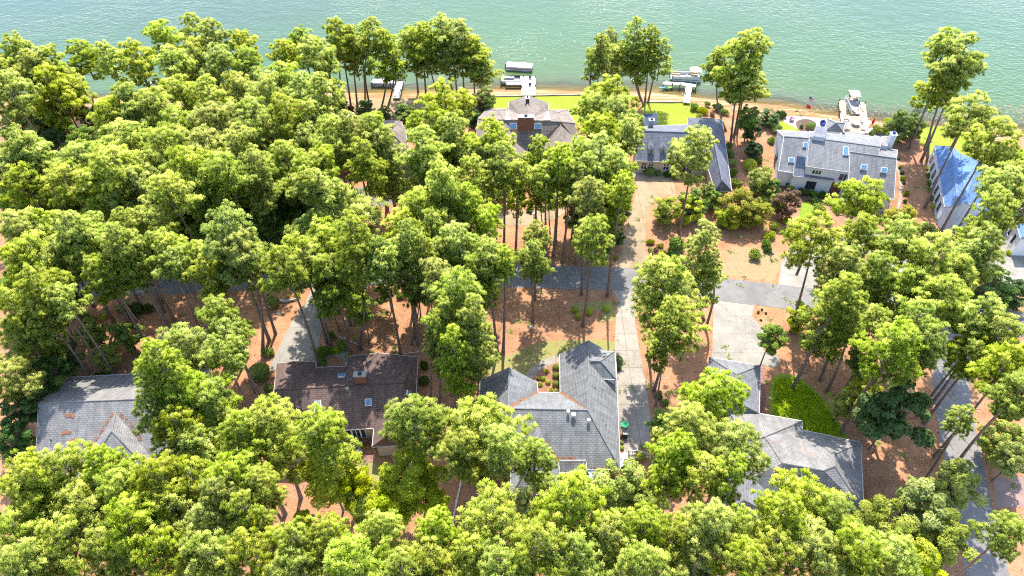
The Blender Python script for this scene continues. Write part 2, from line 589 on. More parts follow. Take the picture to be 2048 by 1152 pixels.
def area2(p):
    return sum(p[i][0] * p[(i + 1) % len(p)][1] - p[(i + 1) % len(p)][0] * p[i][1] for i in range(len(p)))


def empty(name, loc, label, cat, group=None, rz=0.0):
    o = bpy.data.objects.new(name, None)
    COL.objects.link(o)
    o.location = loc
    o.rotation_euler = (0, 0, rz)
    o.empty_display_size = 0.5
    WLOC[o.name] = Vector(loc)
    tag(o, label, cat, group)
    return o


def tag(o, label, cat, group=None, kind=None):
    if label:
        o['label'] = label
    if cat:
        o['category'] = cat
    if group:
        o['group'] = group
    if kind:
        o['kind'] = kind
    return o


def local(mb, name, mats, parent, smooth=False):
    """a part modelled in its thing's own coordinates"""
    o = mb.build(name, mats, None, (0, 0, 0), smooth)
    o.parent = parent
    return o


def smooth_line(pts, n=6):
    out = []
    P = [Vector(p) for p in pts]
    for i in range(len(P) - 1):
        p0, p1, p2, p3 = P[max(i - 1, 0)], P[i], P[i + 1], P[min(i + 2, len(P) - 1)]
        for k in range(n):
            t = k / n
            out.append(0.5 * ((2 * p1) + (p2 - p0) * t + (2 * p0 - 5 * p1 + 4 * p2 - p3) * t * t + (3 * p1 - p0 - 3 * p2 + p3) * t ** 3))
    out.append(P[-1])
    return out


def structure(o):
    o['kind'] = 'structure'
    return o


def uv_planar(me):
    uvl = me.uv_layers.new(name='UVMap')
    for p in me.polygons:
        n = p.normal
        u = Vector((0, 0, 1)).cross(n)
        if u.length < 1e-3:
            u = Vector((1, 0, 0))
        u.normalize()
        v = n.cross(u)
        for li in p.loop_indices:
            co = me.vertices[me.loops[li].vertex_index].co
            uvl.data[li].uv = (co.dot(u), co.dot(v))


KEEP_OUT = []
ROAD_LINES = []


def sheet(name, pxs, z, mat, closed_smooth=False, rough_edge=0.0, thick=0.0, n=4):
    pts = [at(x, y, 0) for x, y in pxs]
    if closed_smooth:
        P = pts + [pts[0]]
        loop = []
        N = len(pts)
        for i in range(N):
            p0, p1, p2, p3 = pts[(i - 1) % N], pts[i], pts[(i + 1) % N], pts[(i + 2) % N]
            for k in range(n):
                t = k / n
                loop.append(0.5 * ((2 * p1) + (p2 - p0) * t + (2 * p0 - 5 * p1 + 4 * p2 - p3) * t * t + (3 * p1 - p0 - 3 * p2 + p3) * t ** 3))
        pts = loop
    if rough_edge > 0:
        fine = []
        for i in range(len(pts)):
            a, b = pts[i], pts[(i + 1) % len(pts)]
            k = max(1, int((b - a).length / 0.5))
            for j in range(k):
                q = a.lerp(b, j / k)
                fine.append(q + Vector((RND.uniform(-1, 1), RND.uniform(-1, 1), 0)) * rough_edge)
        pts = fine
    if name == 'driveway':
        KEEP_OUT.append([(p.x, p.y) for p in pts])
    mb = MB()
    mb.prism([(p.x, p.y) for p in pts], z - max(thick, 0.006), z)
    c = sum(pts, Vector()) / len(pts)
    o = mb.build(name, mat, None, (c.x, c.y, 0))
    return structure(o)


def strip(name, pxs, width, z, mat, n=8, world=False, wobble=0.0):
    c = [Vector(p) for p in pxs] if world else [at(x, y, 0) for x, y in pxs]
    c = smooth_line(c, n)
    if width > 3.5:
        ROAD_LINES.append((c[::4], width))
    L, R = [], []
    for i, p in enumerate(c):
        d = c[min(i + 1, len(c) - 1)] - c[max(i - 1, 0)]
        d.z = 0
        d.normalize()
        s = Vector((-d.y, d.x, 0))
        w = width / 2
        L.append(p + s * (w + RND.uniform(-wobble, wobble)))
        R.append(p - s * (w + RND.uniform(-wobble, wobble)))
    mb = MB()
    for i in range(len(c) - 1):
        mb.poly([(q.x, q.y, z) for q in (R[i], R[i + 1], L[i + 1], L[i])])
    return structure(mb.build(name, mat))


# ---------------------------------------------------------------- ground and lake
shore_px = [(-1400, 330), (-700, 260), (-300, 225), (0, 200), (170, 196), (400, 190), (680, 186), (830, 186), (970, 178), (1100, 180), (1165, 182),
            (1290, 184), (1345, 190), (1400, 196), (1450, 202), (1560, 211), (1640, 227), (1740, 241), (1790, 250), (1860, 256),
            (1940, 262), (2048, 268), (2400, 290), (3200, 330)]
WL = -0.45
shore = smooth_line([at(x, y, WL) for x, y in shore_px], 6)
rows_g = [(-420, 0, 0), (-60, 0, 0), (-30, 0, 0), (-15, 0, 0), (-9, 0, 0), (-5.5, -0.04, 0.15), (-4.2, -0.14, 0.38), (-2.8, -0.24, .9), (-1.0, -0.36, 1), (0.5, -0.50, 1),
          (3, -0.75, 1), (7, -1.6, 1), (30, -5, 1), (400, -12, 1)]


def shore_normal(i):
    d = shore[min(i + 1, len(shore) - 1)] - shore[max(i - 1, 0)]
    return Vector((0, 1, 0))


gv, gf, gs = [], [], []
for (off, z, s) in rows_g:
    for i, p in enumerate(shore):
        y = p.y + off
        if off == -420:
            y = -220
        gv.append((p.x, y, z))
        gs.append(s)
nc = len(shore)
for r in range(len(rows_g) - 1):
    for i in range(nc - 1):
        gf.append((r * nc + i, r * nc + i + 1, (r + 1) * nc + i + 1, (r + 1) * nc + i))
me = bpy.data.meshes.new('ground')
me.from_pydata(gv, [], gf)
me.materials.append(M['straw'])
a_ = me.attributes.new('shore', 'FLOAT', 'POINT')
a_.data.foreach_set('value', gs)
g = bpy.data.objects.new('ground', me)
COL.objects.link(g)
structure(g)

rows_w = [(-1.5, 0), (0, 0.02), (2, 0.08), (5, 0.16), (10, 0.26), (20, 0.42), (40, 0.62), (80, 0.9), (200, 1.0), (3000, 1.0)]
wv, wf, wd = [], [], []
for (off, s) in rows_w:
    for i, p in enumerate(shore):
        wv.append((p.x * (1 if off < 300 else 4), p.y + off, WL))
        k = min(1, max(0, (900 - pix(Vector((p.x, p.y, WL)))[0]) / 500))
        wd.append(min(1, s * (1 + 0.6 * k)))
for r in range(len(rows_w) - 1):
    for i in range(nc - 1):
        wf.append((r * nc + i, r * nc + i + 1, (r + 1) * nc + i + 1, (r + 1) * nc + i))
me = bpy.data.meshes.new('lake')
me.from_pydata(wv, [], wf)
me.materials.append(M['water'])
a_ = me.attributes.new('depth', 'FLOAT', 'POINT')
a_.data.foreach_set('value', wd)
o = bpy.data.objects.new('lake', me)
COL.objects.link(o)
structure(o)

# roads, drives, paths
strip('road', [(-600, 640), (-250, 600), (0, 582), (212, 568), (400, 563), (550, 553), (740, 548), (1020, 552), (1230, 558), (1350, 567), (1470, 582), (1557, 592),
               (1637, 602), (1800, 620), (1950, 638), (2150, 660), (2600, 690)], 5.3, 0.030, M['asphalt'], 26, wobble=0.07)
strip('road', [(1900, 625), (1908, 680), (1902, 740), (1908, 820), (1922, 900), (1942, 1000), (1965, 1100), (1985, 1200), (2010, 1330)], 4.8, 0.024, M['asphalt'], 26, wobble=0.07)
sheet('driveway', [(1225, 536), (1243, 510), (1250, 470), (1262, 420), (1270, 396), (1272, 352), (1345, 352), (1352, 385), (1325, 395), (1305, 405), (1295, 422), (1291, 455),
                   (1291, 500), (1296, 522), (1304, 538)], 0.016, M['gravel_tan'], False, .06)
sheet('driveway', [(1222, 578), (1236, 600), (1232, 640), (1229, 690), (1232, 760), (1238, 840), (1246, 905), (1256, 960), (1268, 960), (1266, 905), (1300, 890),
                   (1301, 830), (1290, 760), (1277, 690), (1270, 645), (1272, 605), (1292, 584)], 0.016, M['concrete'], False, .04)
sheet('driveway', [(1428, 600), (1511, 606), (1503, 632), (1533, 664), (1526, 700), (1560, 715), (1556, 735), (1500, 730), (1424, 716)], 0.016, M['concrete_pale'], False, .04)
sheet('driveway', [(628, 566), (660, 566), (652, 620), (641, 670), (632, 735), (536, 742), (550, 712), (565, 678), (585, 642), (608, 612)], 0.016, M['concrete_pale'], False, .04)
strip('driveway', [(1595, 590), (1598, 550), (1610, 515), (1650, 492), (1720, 484), (1790, 500), (1810, 540), (1790, 600)], 6.0, 0.012, M['concrete_pale'])
sheet('driveway', [(1990, 462), (2012, 468), (2016, 500), (2060, 515), (2110, 560), (2060, 580), (1995, 560), (1962, 545), (1975, 512), (1990, 500)], 0.016, M['concrete_pale'])
strip('driveway', [(1128, 330), (1118, 400), (1090, 428), (1040, 436), (980, 430), (940, 440), (900, 470), (880, 545)], 4.2, 0.012, M['gravel_tan'])
strip('driveway', [(790, 378), (770, 395), (720, 392), (690, 420), (650, 480), (640, 545)], 5.0, 0.012, M['asphalt'])
strip('path', [(1130, 712), (1100, 722), (1075, 735), (1060, 752), (1052, 778)], 1.3, 0.022, M['concrete'])
sheet('path', [(1519, 728), (1531, 730), (1532, 832), (1519, 828)], 0.018, M['brick_path'])
sheet('path', [(1256, 955), (1268, 955), (1266, 985), (1258, 1010), (1248, 1010)], 0.018, M['concrete'])
strip('path', [(625, 735), (660, 705), (690, 712), (700, 735)], 1.4, 0.018, M['concrete'])
sheet('patio', [(700, 905), (748, 905), (748, 925), (700, 930)], 0.018, M['brick_path'])
sheet('patio', [(1985, 958), (2075, 950), (2080, 1012), (1994, 1016)], 0.010, M['pink_gravel'], False, .12)
strip('path', [(1690, 385), (1672, 410), (1700, 440), (1720, 470)], 3.0, 0.018, M['brick_path'])
sheet('patio', [(1266, 338), (1345, 340), (1345, 354), (1266, 354)], 0.026, M['concrete'])
strip('path', [(1792, 330), (1801, 362), (1800, 400), (1790, 430)], 0.5, 0.018, M['concrete_pale'])
sheet('patio', [(1565, 240), (1588, 232), (1660, 240), (1700, 252), (1760, 262), (1770, 275), (1640, 276), (1605, 262), (1580, 250)], 0.016, M['sand_white'], True)

# lawns and beds
sheet('lawn', [(975, 740), (1005, 718), (1050, 697), (1090, 684), (1150, 680), (1228, 684), (1233, 725), (1120, 724), (1085, 738), (1062, 756), (1045, 768), (1000, 765)], 0.010, M['grass_dry'], True, 0.06)
sheet('lawn', [(1545, 757), (1590, 752), (1640, 790), (1668, 826), (1696, 880), (1660, 890), (1600, 872), (1543, 832)], 0.010, M['grass_bright'], True, 0.06)
sheet('lawn', [(1150, 606), (1190, 602), (1228, 602), (1232, 642), (1206, 642), (1203, 622), (1175, 618), (1146, 632)], 0.008, M['grass_dry'], False, 0.06)
sheet('lawn', [(968, 195), (1040, 193), (1120, 191), (1168, 192), (1172, 250), (1100, 250), (1000, 250), (966, 240)], 0.010, M['grass'])
sheet('lawn', [(1282, 206), (1340, 207), (1382, 206), (1398, 225), (1388, 246), (1340, 255), (1285, 255)], 0.010, M['grass'])
sheet('lawn', [(1545, 252), (1556, 244), (1582, 246), (1600, 256), (1622, 266), (1560, 270)], 0.010, M['grass'], True)
sheet('lawn', [(1838, 262), (1880, 252), (1925, 262), (1990, 285), (1985, 325), (1900, 330), (1850, 300)], 0.010, M['grass'], True)
sheet('lawn', [(705, 200), (760, 196), (840, 198), (835, 225), (790, 234), (730, 220)], 0.010, M['grass_thin'], True, 0.1)
sheet('lawn', [(1603, 408), (1624, 402), (1634, 440), (1622, 455), (1580, 470), (1560, 462), (1596, 444)], 0.010, M['grass_bright'], True)
sheet('lawn', [(1440, 545), (1462, 500), (1500, 492), (1535, 505), (1568, 512), (1560, 545), (1530, 562), (1480, 552)], 0.008, M['grass_thin'], True, 0.45)
sheet('lawn', [(1970, 300), (2060, 300), (2060, 330), (1985, 325)], 0.008, M['grass'], True)
sheet('lawn', [(700, 925), (760, 925), (770, 990), (700, 990)], 0.008, M['grass_dry'], True, 0.1)
sheet('flower_bed', [(1076, 740), (1120, 728), (1120, 784), (1072, 784)], 0.008, M['mulch_orange'], False, 0.05)
sheet('flower_bed', [(1592, 244), (1612, 238), (1632, 246), (1626, 262), (1600, 262)], 0.022, M['mulch'], True)
sheet('flower_bed', [(1560, 352), (1600, 380), (1660, 388), (1660, 402), (1590, 400), (1552, 370)], 0.010, M['mulch'], True)

# seawall edging along two lakeside lawns
for (a, b, lab) in (((968, 194), (1168, 190), 'low pale edging wall behind the lakeside lawn at the white dock'),
                    ((1290, 205), (1376, 205), 'low pale edging wall behind the lawn of the two dormer house')):
    pa, pb = at(*a), at(*b)
    mb = MB()
    d = pb - pa
    mb.box(((pa.x + pb.x) / 2, (pa.y + pb.y) / 2, 0.05), (d.length, 0.3, 0.35), math.atan2(d.y, d.x))
    tag(mb.build('edging_wall', M['concrete'], None, ((pa.x + pb.x) / 2, (pa.y + pb.y) / 2, -0.12)), lab, 'wall')
# ---------------------------------------------------------------- houses
def inset_poly(pts, d):
    """pts counter-clockwise 2-D; moved inwards by d"""
    n = len(pts)
    out = []
    for i in range(n):
        p0, p1, p2 = Vector(pts[i - 1]), Vector(pts[i]), Vector(pts[(i + 1) % n])
        a = (p1 - p0).normalized()
        b = (p2 - p1).normalized()
        na, nb = Vector((-a.y, a.x)), Vector((-b.y, b.x))
        m = na + nb
        if m.length < 0.2:
            m = na
        m.normalize()
        k = d / max(0.5, m.dot(na))
        out.append(tuple(p1 + m * k))
    return out


class House:
    def __init__(s, name, label, base_px, cat='house', group=None):
        s.root = empty(name, at(*base_px, 0), label, cat, group)
        s.blocks = []

    def block(s, V, faces, roof, wall, eave, inset=0.42, base=0.0, litter=False, gutter=True, fascia='trim', solid=True, caps=True):
        P = {k: at(*v) for k, v in V.items()}
        fs = []
        for f in faces:
            pts = [P[k] for k in f]
            n = Vector((0, 0, 0))
            for i in range(len(pts)):
                a, b = pts[i], pts[(i + 1) % len(pts)]
                n += Vector(((a.y - b.y) * (a.z + b.z), (a.z - b.z) * (a.x + b.x), (a.x - b.x) * (a.y + b.y)))
            if n.z < 0:
                f = tuple(f)[::-1]
                n = -n
            fs.append((tuple(f), n.normalized()))
        edges = {}
        for fi, (f, n) in enumerate(fs):
            for i in range(len(f)):
                edges.setdefault(frozenset((f[i], f[(i + 1) % len(f)])), []).append((fi, f[i], f[(i + 1) % len(f)]))
        mb = MB()
        for f, n in fs:
            mb.poly([P[k] for k in f], 0)
        outer = {}
        cap, lit, guts, rakes = MB(), MB(), [], []
        for e, us in edges.items():
            if len(us) == 1:
                fi, a, b = us[0]
                outer[a] = b
                pa, pb = P[a], P[b]
                d = (pb - pa)
                out = Vector((d.y, -d.x, 0)).normalized()
                za, zb = pa.z, pb.z
                if max(za, zb) > eave + 0.1 and solid:
                    lo = min(eave, za, zb) - 0.15
                    mb.poly([(pa.x, pa.y, lo), (pb.x, pb.y, lo), tuple(pb), tuple(pa)], 1)
                    o1 = out * 0.035
                    rake = MB()
                    rakes.append(rake)
                    rake.poly([pa + o1 + Vector((0, 0, -.2)), pb + o1 + Vector((0, 0, -.2)), pb + o1 + Vector((0, 0, .03)), pa + o1 + Vector((0, 0, .03))])
                    rake.poly([pa + o1 + Vector((0, 0, .03)), pb + o1 + Vector((0, 0, .03)), pb - o1 + Vector((0, 0, .035)), pa - o1 + Vector((0, 0, .035))])
                else:
                    mb.poly([(pa.x, pa.y, za - 0.15), (pb.x, pb.y, zb - 0.15), tuple(pb), tuple(pa)], 1)
                    L = Vector((d.x, d.y, 0)).length
                    if gutter and L > 0.3:
                        m = (pa + pb) / 2 + out * 0.06
                        gut = MB()
                        guts.append(gut)
                        gut.box((m.x, m.y, m.z - 0.08), (L + 0.06, 0.09, 0.13), math.atan2(d.y, d.x))
            elif len(us) == 2:
                fi, a, b = us[0]
                fj = us[1][0]
                pa, pb = P[a], P[b]
                cj = sum((P[k] for k in fs[fj][0]), Vector()) / len(fs[fj][0])
                side = (cj - pa).dot(fs[fi][1])
                if side < -0.02:
                    if caps:
                        cap.tube([pa + Vector((0, 0, 0.0)), pb + Vector((0, 0, 0.0))], [0.10, 0.10], 6)
                elif litter and side > 0.02 and (pb - pa).length > 1:
                    d = pb - pa
                    k = max(3, int(d.length / 0.35))
                    for (ff, sgn) in ((fi, 1), (fj, -1)):
                        n = fs[ff][1]
                        t = n.cross(d.normalized()) * 1.0
                        c = sum((P[q] for q in fs[ff][0]), Vector()) / len(fs[ff][0])
                        if (c - pa).dot(t) < 0:
                            t = -t
                        w0 = RND.uniform(.03, .16)
                        for q in range(k):
                            w1 = max(0.02, min(0.3, w0 + RND.uniform(-.1, .1)))
                            A, B = pa + d * (q / k) + n * .03, pa + d * ((q + 1) / k) + n * .03
                            if RND.random() < 0.88:
                                lit.poly([A, B, B + t * w1, A + t * w0] if sgn > 0 else [B, A, A + t * w0, B + t * w1])
                            w0 = w1
        roof_o = mb.build('roof', [roof, wall if solid else M[fascia]], s.root, tuple(s.root.location), uvf=uv_planar)
        for q, nm, mt in [(cap, 'ridge_cap', roof), (lit, 'straw_litter', M['litter'])] + [(q, 'gutter', M[fascia]) for q in guts] + [(q, 'rake_board', M[fascia]) for q in rakes]:
            if q.f:
                o = q.build(nm, mt, None, (0, 0, 0), uvf=uv_planar if nm == 'ridge_cap' else None)
                o.parent = roof_o
                o.location = -Vector(s.root.location)
                if nm == 'straw_litter':
                    o['kind'] = 'stuff'
        # outline
        if len(outer) != sum(1 for u in edges.values() if len(u) == 1):
            print('OUTLINE?', s.root.name, list(V), outer)
        start = next(iter(outer))
        loop, k = [start], outer[start]
        while k != start and len(loop) < 60:
            loop.append(k)
            k = outer.get(k, start)
        pts = [(P[k].x, P[k].y) for k in loop]
        wpts = inset_poly(pts, inset)
        KEEP_OUT.append(pts)
        mbw = MB()
        mbw.prism(wpts, base, eave - 0.03)
        mbw.build('wall', wall, s.root, tuple(s.root.location))
        blk = dict(P=P, fs=fs, eave=eave, wpts=wpts, loop=loop, roof=roof_o, base=base)
        s.blocks.append(blk)
        return blk

    def wing(s, a, b, L, R, eave, roof, wall, **kw):
        """hipped wing towards the viewer; its far end runs into the main roof, so valleys form where they meet"""
        A, B, l, r = at(*a), at(*b), at(*L, eave), at(*R, eave)
        ax = (A - B)
        ax.z = 0
        n = ax.length
        ax.normalize()
        m = (l + r) / 2
        hip = (B - m).dot(ax)
        lf, rf = l + ax * (n + hip), r + ax * (n + hip)
        V = {'a': (*pix(A), a[2]), 'b': (*pix(B), b[2]), 'd': (*L, eave), 'g': (*R, eave), 'c': (*pix(lf), eave), 'i': (*pix(rf), eave)}
        return s.block(V, [('a', 'b', 'd', 'c'), ('b', 'g', 'd'), ('a', 'i', 'g', 'b')], roof, wall, eave, **kw)

    def straw_line(s, blk, fi, pts, w=0.45):
        """fallen straw gathered along a line on one roof face"""
        P = [s.on_roof(blk, fi, *p)[0] for p in pts]
        n = s.on_roof(blk, fi, *pts[0])[1]
        mb = MB()
        P = smooth_line(P, 10)
        for i in range(len(P) - 1):
            a, b = P[i], P[i + 1]
            d = (b - a)
            if d.length < 1e-4:
                continue
            t = n.cross(d.normalized())
            for q in range(4):
                o = a + d * RND.random() + t * RND.uniform(-w, w) * .6 + n * RND.uniform(.03, .06)
                if RND.random() < .35:
                    continue
                r1 = RND.uniform(.10, .38) * w
                mb.poly([o + (d.normalized() * math.cos(k * 1.047) + t * math.sin(k * 1.047)) * r1 * RND.uniform(.6, 1.3) * (1.6 if k % 3 == 0 else 1) for k in range(6)])
        s.add(mb, 'straw_litter', M['litter'])['kind'] = 'stuff'

    def add(s, mb, name, mats, smooth=False, under=None):
        """world coordinates -> part of this house, or sub-part of the part `under`"""
        o = mb.build(name, mats, None, (0, 0, 0), smooth)
        o.parent = under or s.root
        o.location = -Vector(s.root.location)
        if under is not None:
            o.location -= Vector(under.location)
        return o

    def on_roof(s, blk, fi, px, py):
        f, n = blk['fs'][fi]
        p0 = blk['P'][f[0]]
        d = ray(px, py)
        o = Vector((0, 0, H))
        t = (p0 - o).dot(n) / d.dot(n)
        return o + d * t, n

    def skylight(s, blk, fi, px, py, w=0.8, l=1.1, h=0.22, glass='skyglass', frame='white'):
        p, n = s.on_roof(blk, fi, px, py)
        u = Vector((0, 0, 1)).cross(n).normalized()
        v = n.cross(u)

        def bx(mb, w, l, z0, z1):
            b = len(mb.v)
            for z in (z0, z1):
                for i, j in ((-1, -1), (1, -1), (1, 1), (-1, 1)):
                    mb.v.append(tuple(p + u * (i * w / 2) + v * (j * l / 2) + n * z))
            for q in ((0, 3, 2, 1), (4, 5, 6, 7), (0, 1, 5, 4), (1, 2, 6, 5), (2, 3, 7, 6), (3, 0, 4, 7)):
                mb.f.append(tuple(b + k for k in q))
                mb.mi.append(0)
        a, g = MB(), MB()
        bx(a, w + .16, l + .16, -0.05, h)
        bx(g, w, l, h - 0.02, h + 0.03)
        fr = s.add(a, 'skylight', M[frame])
        s.add(g, 'skylight_glass', M[glass], under=fr)
        fr.location = -Vector(s.root.location)
        fr.children[0].location = (0, 0, 0)

    def pipe(s, blk, fi, px, py, r=0.07, h=0.4, mat='metal', cap=0.0):
        p, n = s.on_roof(blk, fi, px, py)
        mb = MB()
        mb.tube([p - Vector((0, 0, .1)), p + Vector((0, 0, h))], [r, r], 10)
        if cap:
            mb.tube([p + Vector((0, 0, h)), p + Vector((0, 0, h + .1)), p + Vector((0, 0, h + .2))], [cap, cap, cap * .4], 12)
        s.add(mb, 'roof_vent', M[mat])

    def chimney(s, blk, fi, px, py, w, d, h, mat, top='white', rot=0.0, flue='metal_dark', fl=0.25):
        p, n = s.on_roof(blk, fi, px, py)
        mb = MB()
        mb.box((p.x, p.y, p.z + (h - 1.2) / 2), (w, d, h + 1.2), rot)
        c = s.add(mb, 'chimney', M[mat])
        mb = MB()
        mb.box((p.x, p.y, p.z + h + .06), (w + .2, d + .2, .14), rot)
        o = s.add(mb, 'chimney_cap', M[top], under=c)
        o.location = (0, 0, 0)
        mb = MB()
        mb.tube([(p.x, p.y, p.z + h + .1), (p.x, p.y, p.z + h + .5)], [fl, fl], 10)
        o = s.add(mb, 'flue', M[flue], under=c)
        o.location = (0, 0, 0)
        return c

    def window(s, A, B, t0, t1, z0, z1, panes=2, rows=1, frame='white', glass='glass', off=0.03, name='window'):
        """on the wall from world point A to B (2-D), at fractions t0..t1"""
        A, B = Vector((A[0], A[1], 0)), Vector((B[0], B[1], 0))
        d = B - A
        n = Vector((d.y, -d.x, 0)).normalized()
        p0, p1 = A + d * t0, A + d * t1
        L = (p1 - p0).length
        rot = math.atan2(d.y, d.x)
        m = (p0 + p1) / 2 + n * off
        fr, gl = MB(), MB()
        zc, hh = (z0 + z1) / 2, z1 - z0
        fw = 0.09
        dn = d.normalized()
        for k in range(panes + 1):
            q = p0 + dn * (L * k / panes) + n * off
            fr.box((q.x, q.y, zc), (fw, .10, hh + fw), rot)
        for k in range(rows + 1):
            fr.box((m.x, m.y, z0 + hh * k / rows), (L + fw, .096, fw), rot)
        gl.box((m.x, m.y, zc), (L - .02, .05, hh - .02), rot)
        o = s.add(fr, name, M[frame])
        q = s.add(gl, 'pane', M[glass], under=o)
        q.location = (0, 0, 0)


def wall_edge(blk, a, b):
    i = blk['loop'].index(a)
    j = blk['loop'].index(b)
    return blk['wpts'][i], blk['wpts'][j]


# --- large grey house, centre
h = House('house', 'large grey shingled house with round white roof vents beside the long concrete driveway', (1100, 860))
e = 3.2
b3 = h.block(dict(A=(962, 760, e), B=(1018, 735, 6.3), C=(1016, 817, 7.0), D=(948, 940, e), E=(1074, 765, e), Fv=(1075, 785, e), G=(1121, 785, e), Hh=(1120, 709, e), I=(1177, 681, 6.35),
                  J=(1231, 713, e), K=(1240, 938, e), C2=(1175, 820, 7.0)),
             [('A', 'B', 'C', 'D'), ('B', 'E', 'Fv', 'C'), ('Fv', 'G', 'C2', 'C'), ('Hh', 'I', 'C2', 'G'), ('I', 'J', 'K', 'C2'), ('C', 'C2', 'K', 'D')],
             M['roof_grey'], M['brick'], e, litter=True)
b3b = h.wing((1076, 858, 5.9), (1075, 905, 5.9), (1020, 992), (1123, 984), e, M['roof_grey'], M['brick'])
# raised hipped dormer block over the garage
b3c = h.block(dict(a=(1193, 702, 5.0), b=(1229, 703, 5.0), c=(1232, 758, 5.0), d=(1197, 757, 5.0), r1=(1181, 722, 6.6), r2=(1201, 722, 6.6), a2=(1172, 702, 5.0), d2=(1176, 757, 5.0)),
              [('a2', 'a', 'b', 'r2', 'r1'), ('b', 'c', 'r2'), ('c', 'd', 'd2', 'r1', 'r2'), ('a2', 'r1', 'd2')], M['roof_grey'], M['white'], 5.0, inset=0.15, base=3.0)
b3d = h.block(dict(a=(1119, 921, 4.25), b=(1172, 921, 4.25), c=(1172, 945, 3.3), d=(1119, 944, 3.3)), [('a', 'b', 'c', 'd')], M['roof_grey_straw'], M['brick'], 3.25, inset=0.3, solid=False)
for (x, y, r, cap) in ((1136, 827, .12, .22), (1147, 833, .14, .30), (1177, 844, .12, .22)):
    h.pipe(b3, 5, x, y, r, 0.45, 'white', cap)
for (x, y) in ((1190, 776), (1206, 780), (1212, 850)):
    h.pipe(b3, 4, x, y, .05, 0.3, 'metal_dark')
A, B = b3['wpts'][b3['loop'].index('D')], b3['wpts'][b3['loop'].index('K')]
pd, pk = Vector(A), Vector(B)
h.window((pd.x, pd.y - .0), (pk.x, pk.y), .60, .72, 1.0, 2.6, 4)
A, B = Vector(b3d['wpts'][b3d['loop'].index('d')]), Vector(b3d['wpts'][b3d['loop'].index('c')])
h.window(A, B, .08, .55, 1.2, 2.6, 4)
h.window(A, B, .65, .88, 1.2, 2.5, 1)
# glazed porch roofs at the back
mb = MB()
p = [at(1166, 951, 2.9), at(1186, 951, 2.9), at(1186, 966, 2.7), at(1166, 966, 2.7)]
mb.poly(p), mb.poly([at(1166, 966, 2.7), at(1186, 966, 2.7), at(1180, 990, 2.3), at(1166, 990, 2.3)])
mb.poly([at(1186, 951, 2.9), at(1196, 958, 2.7), at(1190, 985, 2.3), at(1186, 966, 2.7)])
h.add(mb, 'porch_roof', M['metal'])
mb = MB()
for k in range(5):
    a, b = k / 5, (k + 1) / 5
    q = [at(1174 + 36 * a, 942 - 2 * a, 3.0), at(1174 + 36 * b, 942 - 2 * b, 3.0), at(1188 + 30 * b, 966, 2.55), at(1188 + 30 * a, 966, 2.55)]
    mb.poly([v + Vector((0, 0, .05 * (k % 2))) for v in q])
h.add(mb, 'awning', M['metal'])
mb = MB()
mb.prism([(q.x, q.y) for q in (at(1126, 948), at(1168, 948), at(1168, 985), at(1126, 985))], 0, 0.35)
h.add(mb, 'back_deck', M['navy_roof_and_shade'])

h.straw_line(b3, 5, [(1080, 872), (1096, 893), (1112, 915), (1122, 928)], .4)
h.straw_line(b3, 5, [(1118, 918), (1140, 916), (1155, 921)], .35)
h.straw_line(b3, 3, [(1134, 788), (1155, 798), (1170, 808)], .14)
h.straw_line(b3, 5, [(1180, 934), (1205, 935), (1232, 936)], .15)

# --- brown house
h = House('house', 'brown shingled ranch house with two blue skylights below the curved pale driveway', (690, 800))
e = 3.1
b2 = h.block(dict(a=(555, 727, e), a1=(587, 723, 4.4), a2=(631, 723, e), a3=(631, 735, e), a4=(694, 733, e), a5=(695, 713, e), t=(756, 706, 4.6), c=(835, 714, e), d=(829, 850, e), e1=(746, 856, e), e2=(667, 860, e), f=(538, 868, e),
                  g=(550, 780, 5.6), hh=(807, 765, 5.6), k=(690, 772, 5.6), m=(590, 778, 5.6)),
             [('a', 'a1', 'm', 'g'), ('a1', 'a2', 'a3', 'm'), ('a3', 'a4', 'k', 'm'), ('a4', 'a5', 't', 'k'), ('t', 'c', 'hh', 'k'), ('c', 'd', 'hh'), ('hh', 'd', 'e1', 'e2', 'f', 'g', 'm', 'k'), ('g', 'f', 'a')],
             M['roof_brown'], M['tan_wall'], e, litter=True)
b2b = h.wing((787, 798, 5.1), (782, 866, 5.1), (745, 893), (822, 889), e, M['roof_brown'], M['tan_wall'])
b2c = h.wing((588, 794, 5.0), (584, 878, 5.0), (528, 908), (645, 903), e, M['roof_brown'], M['tan_wall'])
h.skylight(b2, 6, 636, 813, .7, 1.3)
h.skylight(b2, 6, 737, 805, .7, .8)
h.skylight(b2, 5, 816, 788, .6, .7)
h.skylight(b2, 2, 684, 752, .8, .8)
h.pipe(b2, 6, 695, 779, .22, .25, 'stone', .26)
h.pipe(b2, 6, 755, 820, .06, .35, 'metal_dark')
h.chimney(b2, 3, 722, 757, 1.5, .8, 0.9, 'brick', 'stone')
A, B = wall_edge(b2, 'e2', 'e1')
if A[0] > B[0]:
    A, B = B, A
h.window(A, B, .18, .40, .9, 2.5, 1)
h.window(A, B, .42, .62, .3, 2.6, 2, name='patio_door')
h.window(A, B, .64, .76, .3, 2.6, 1)
mb = MB()
q = [at(690, 888), at(726, 886), at(726, 908), at(690, 910)]
mb.prism([(v.x, v.y) for v in q], 0, .45)
h.add(mb, 'deck', M['deck_grey'])

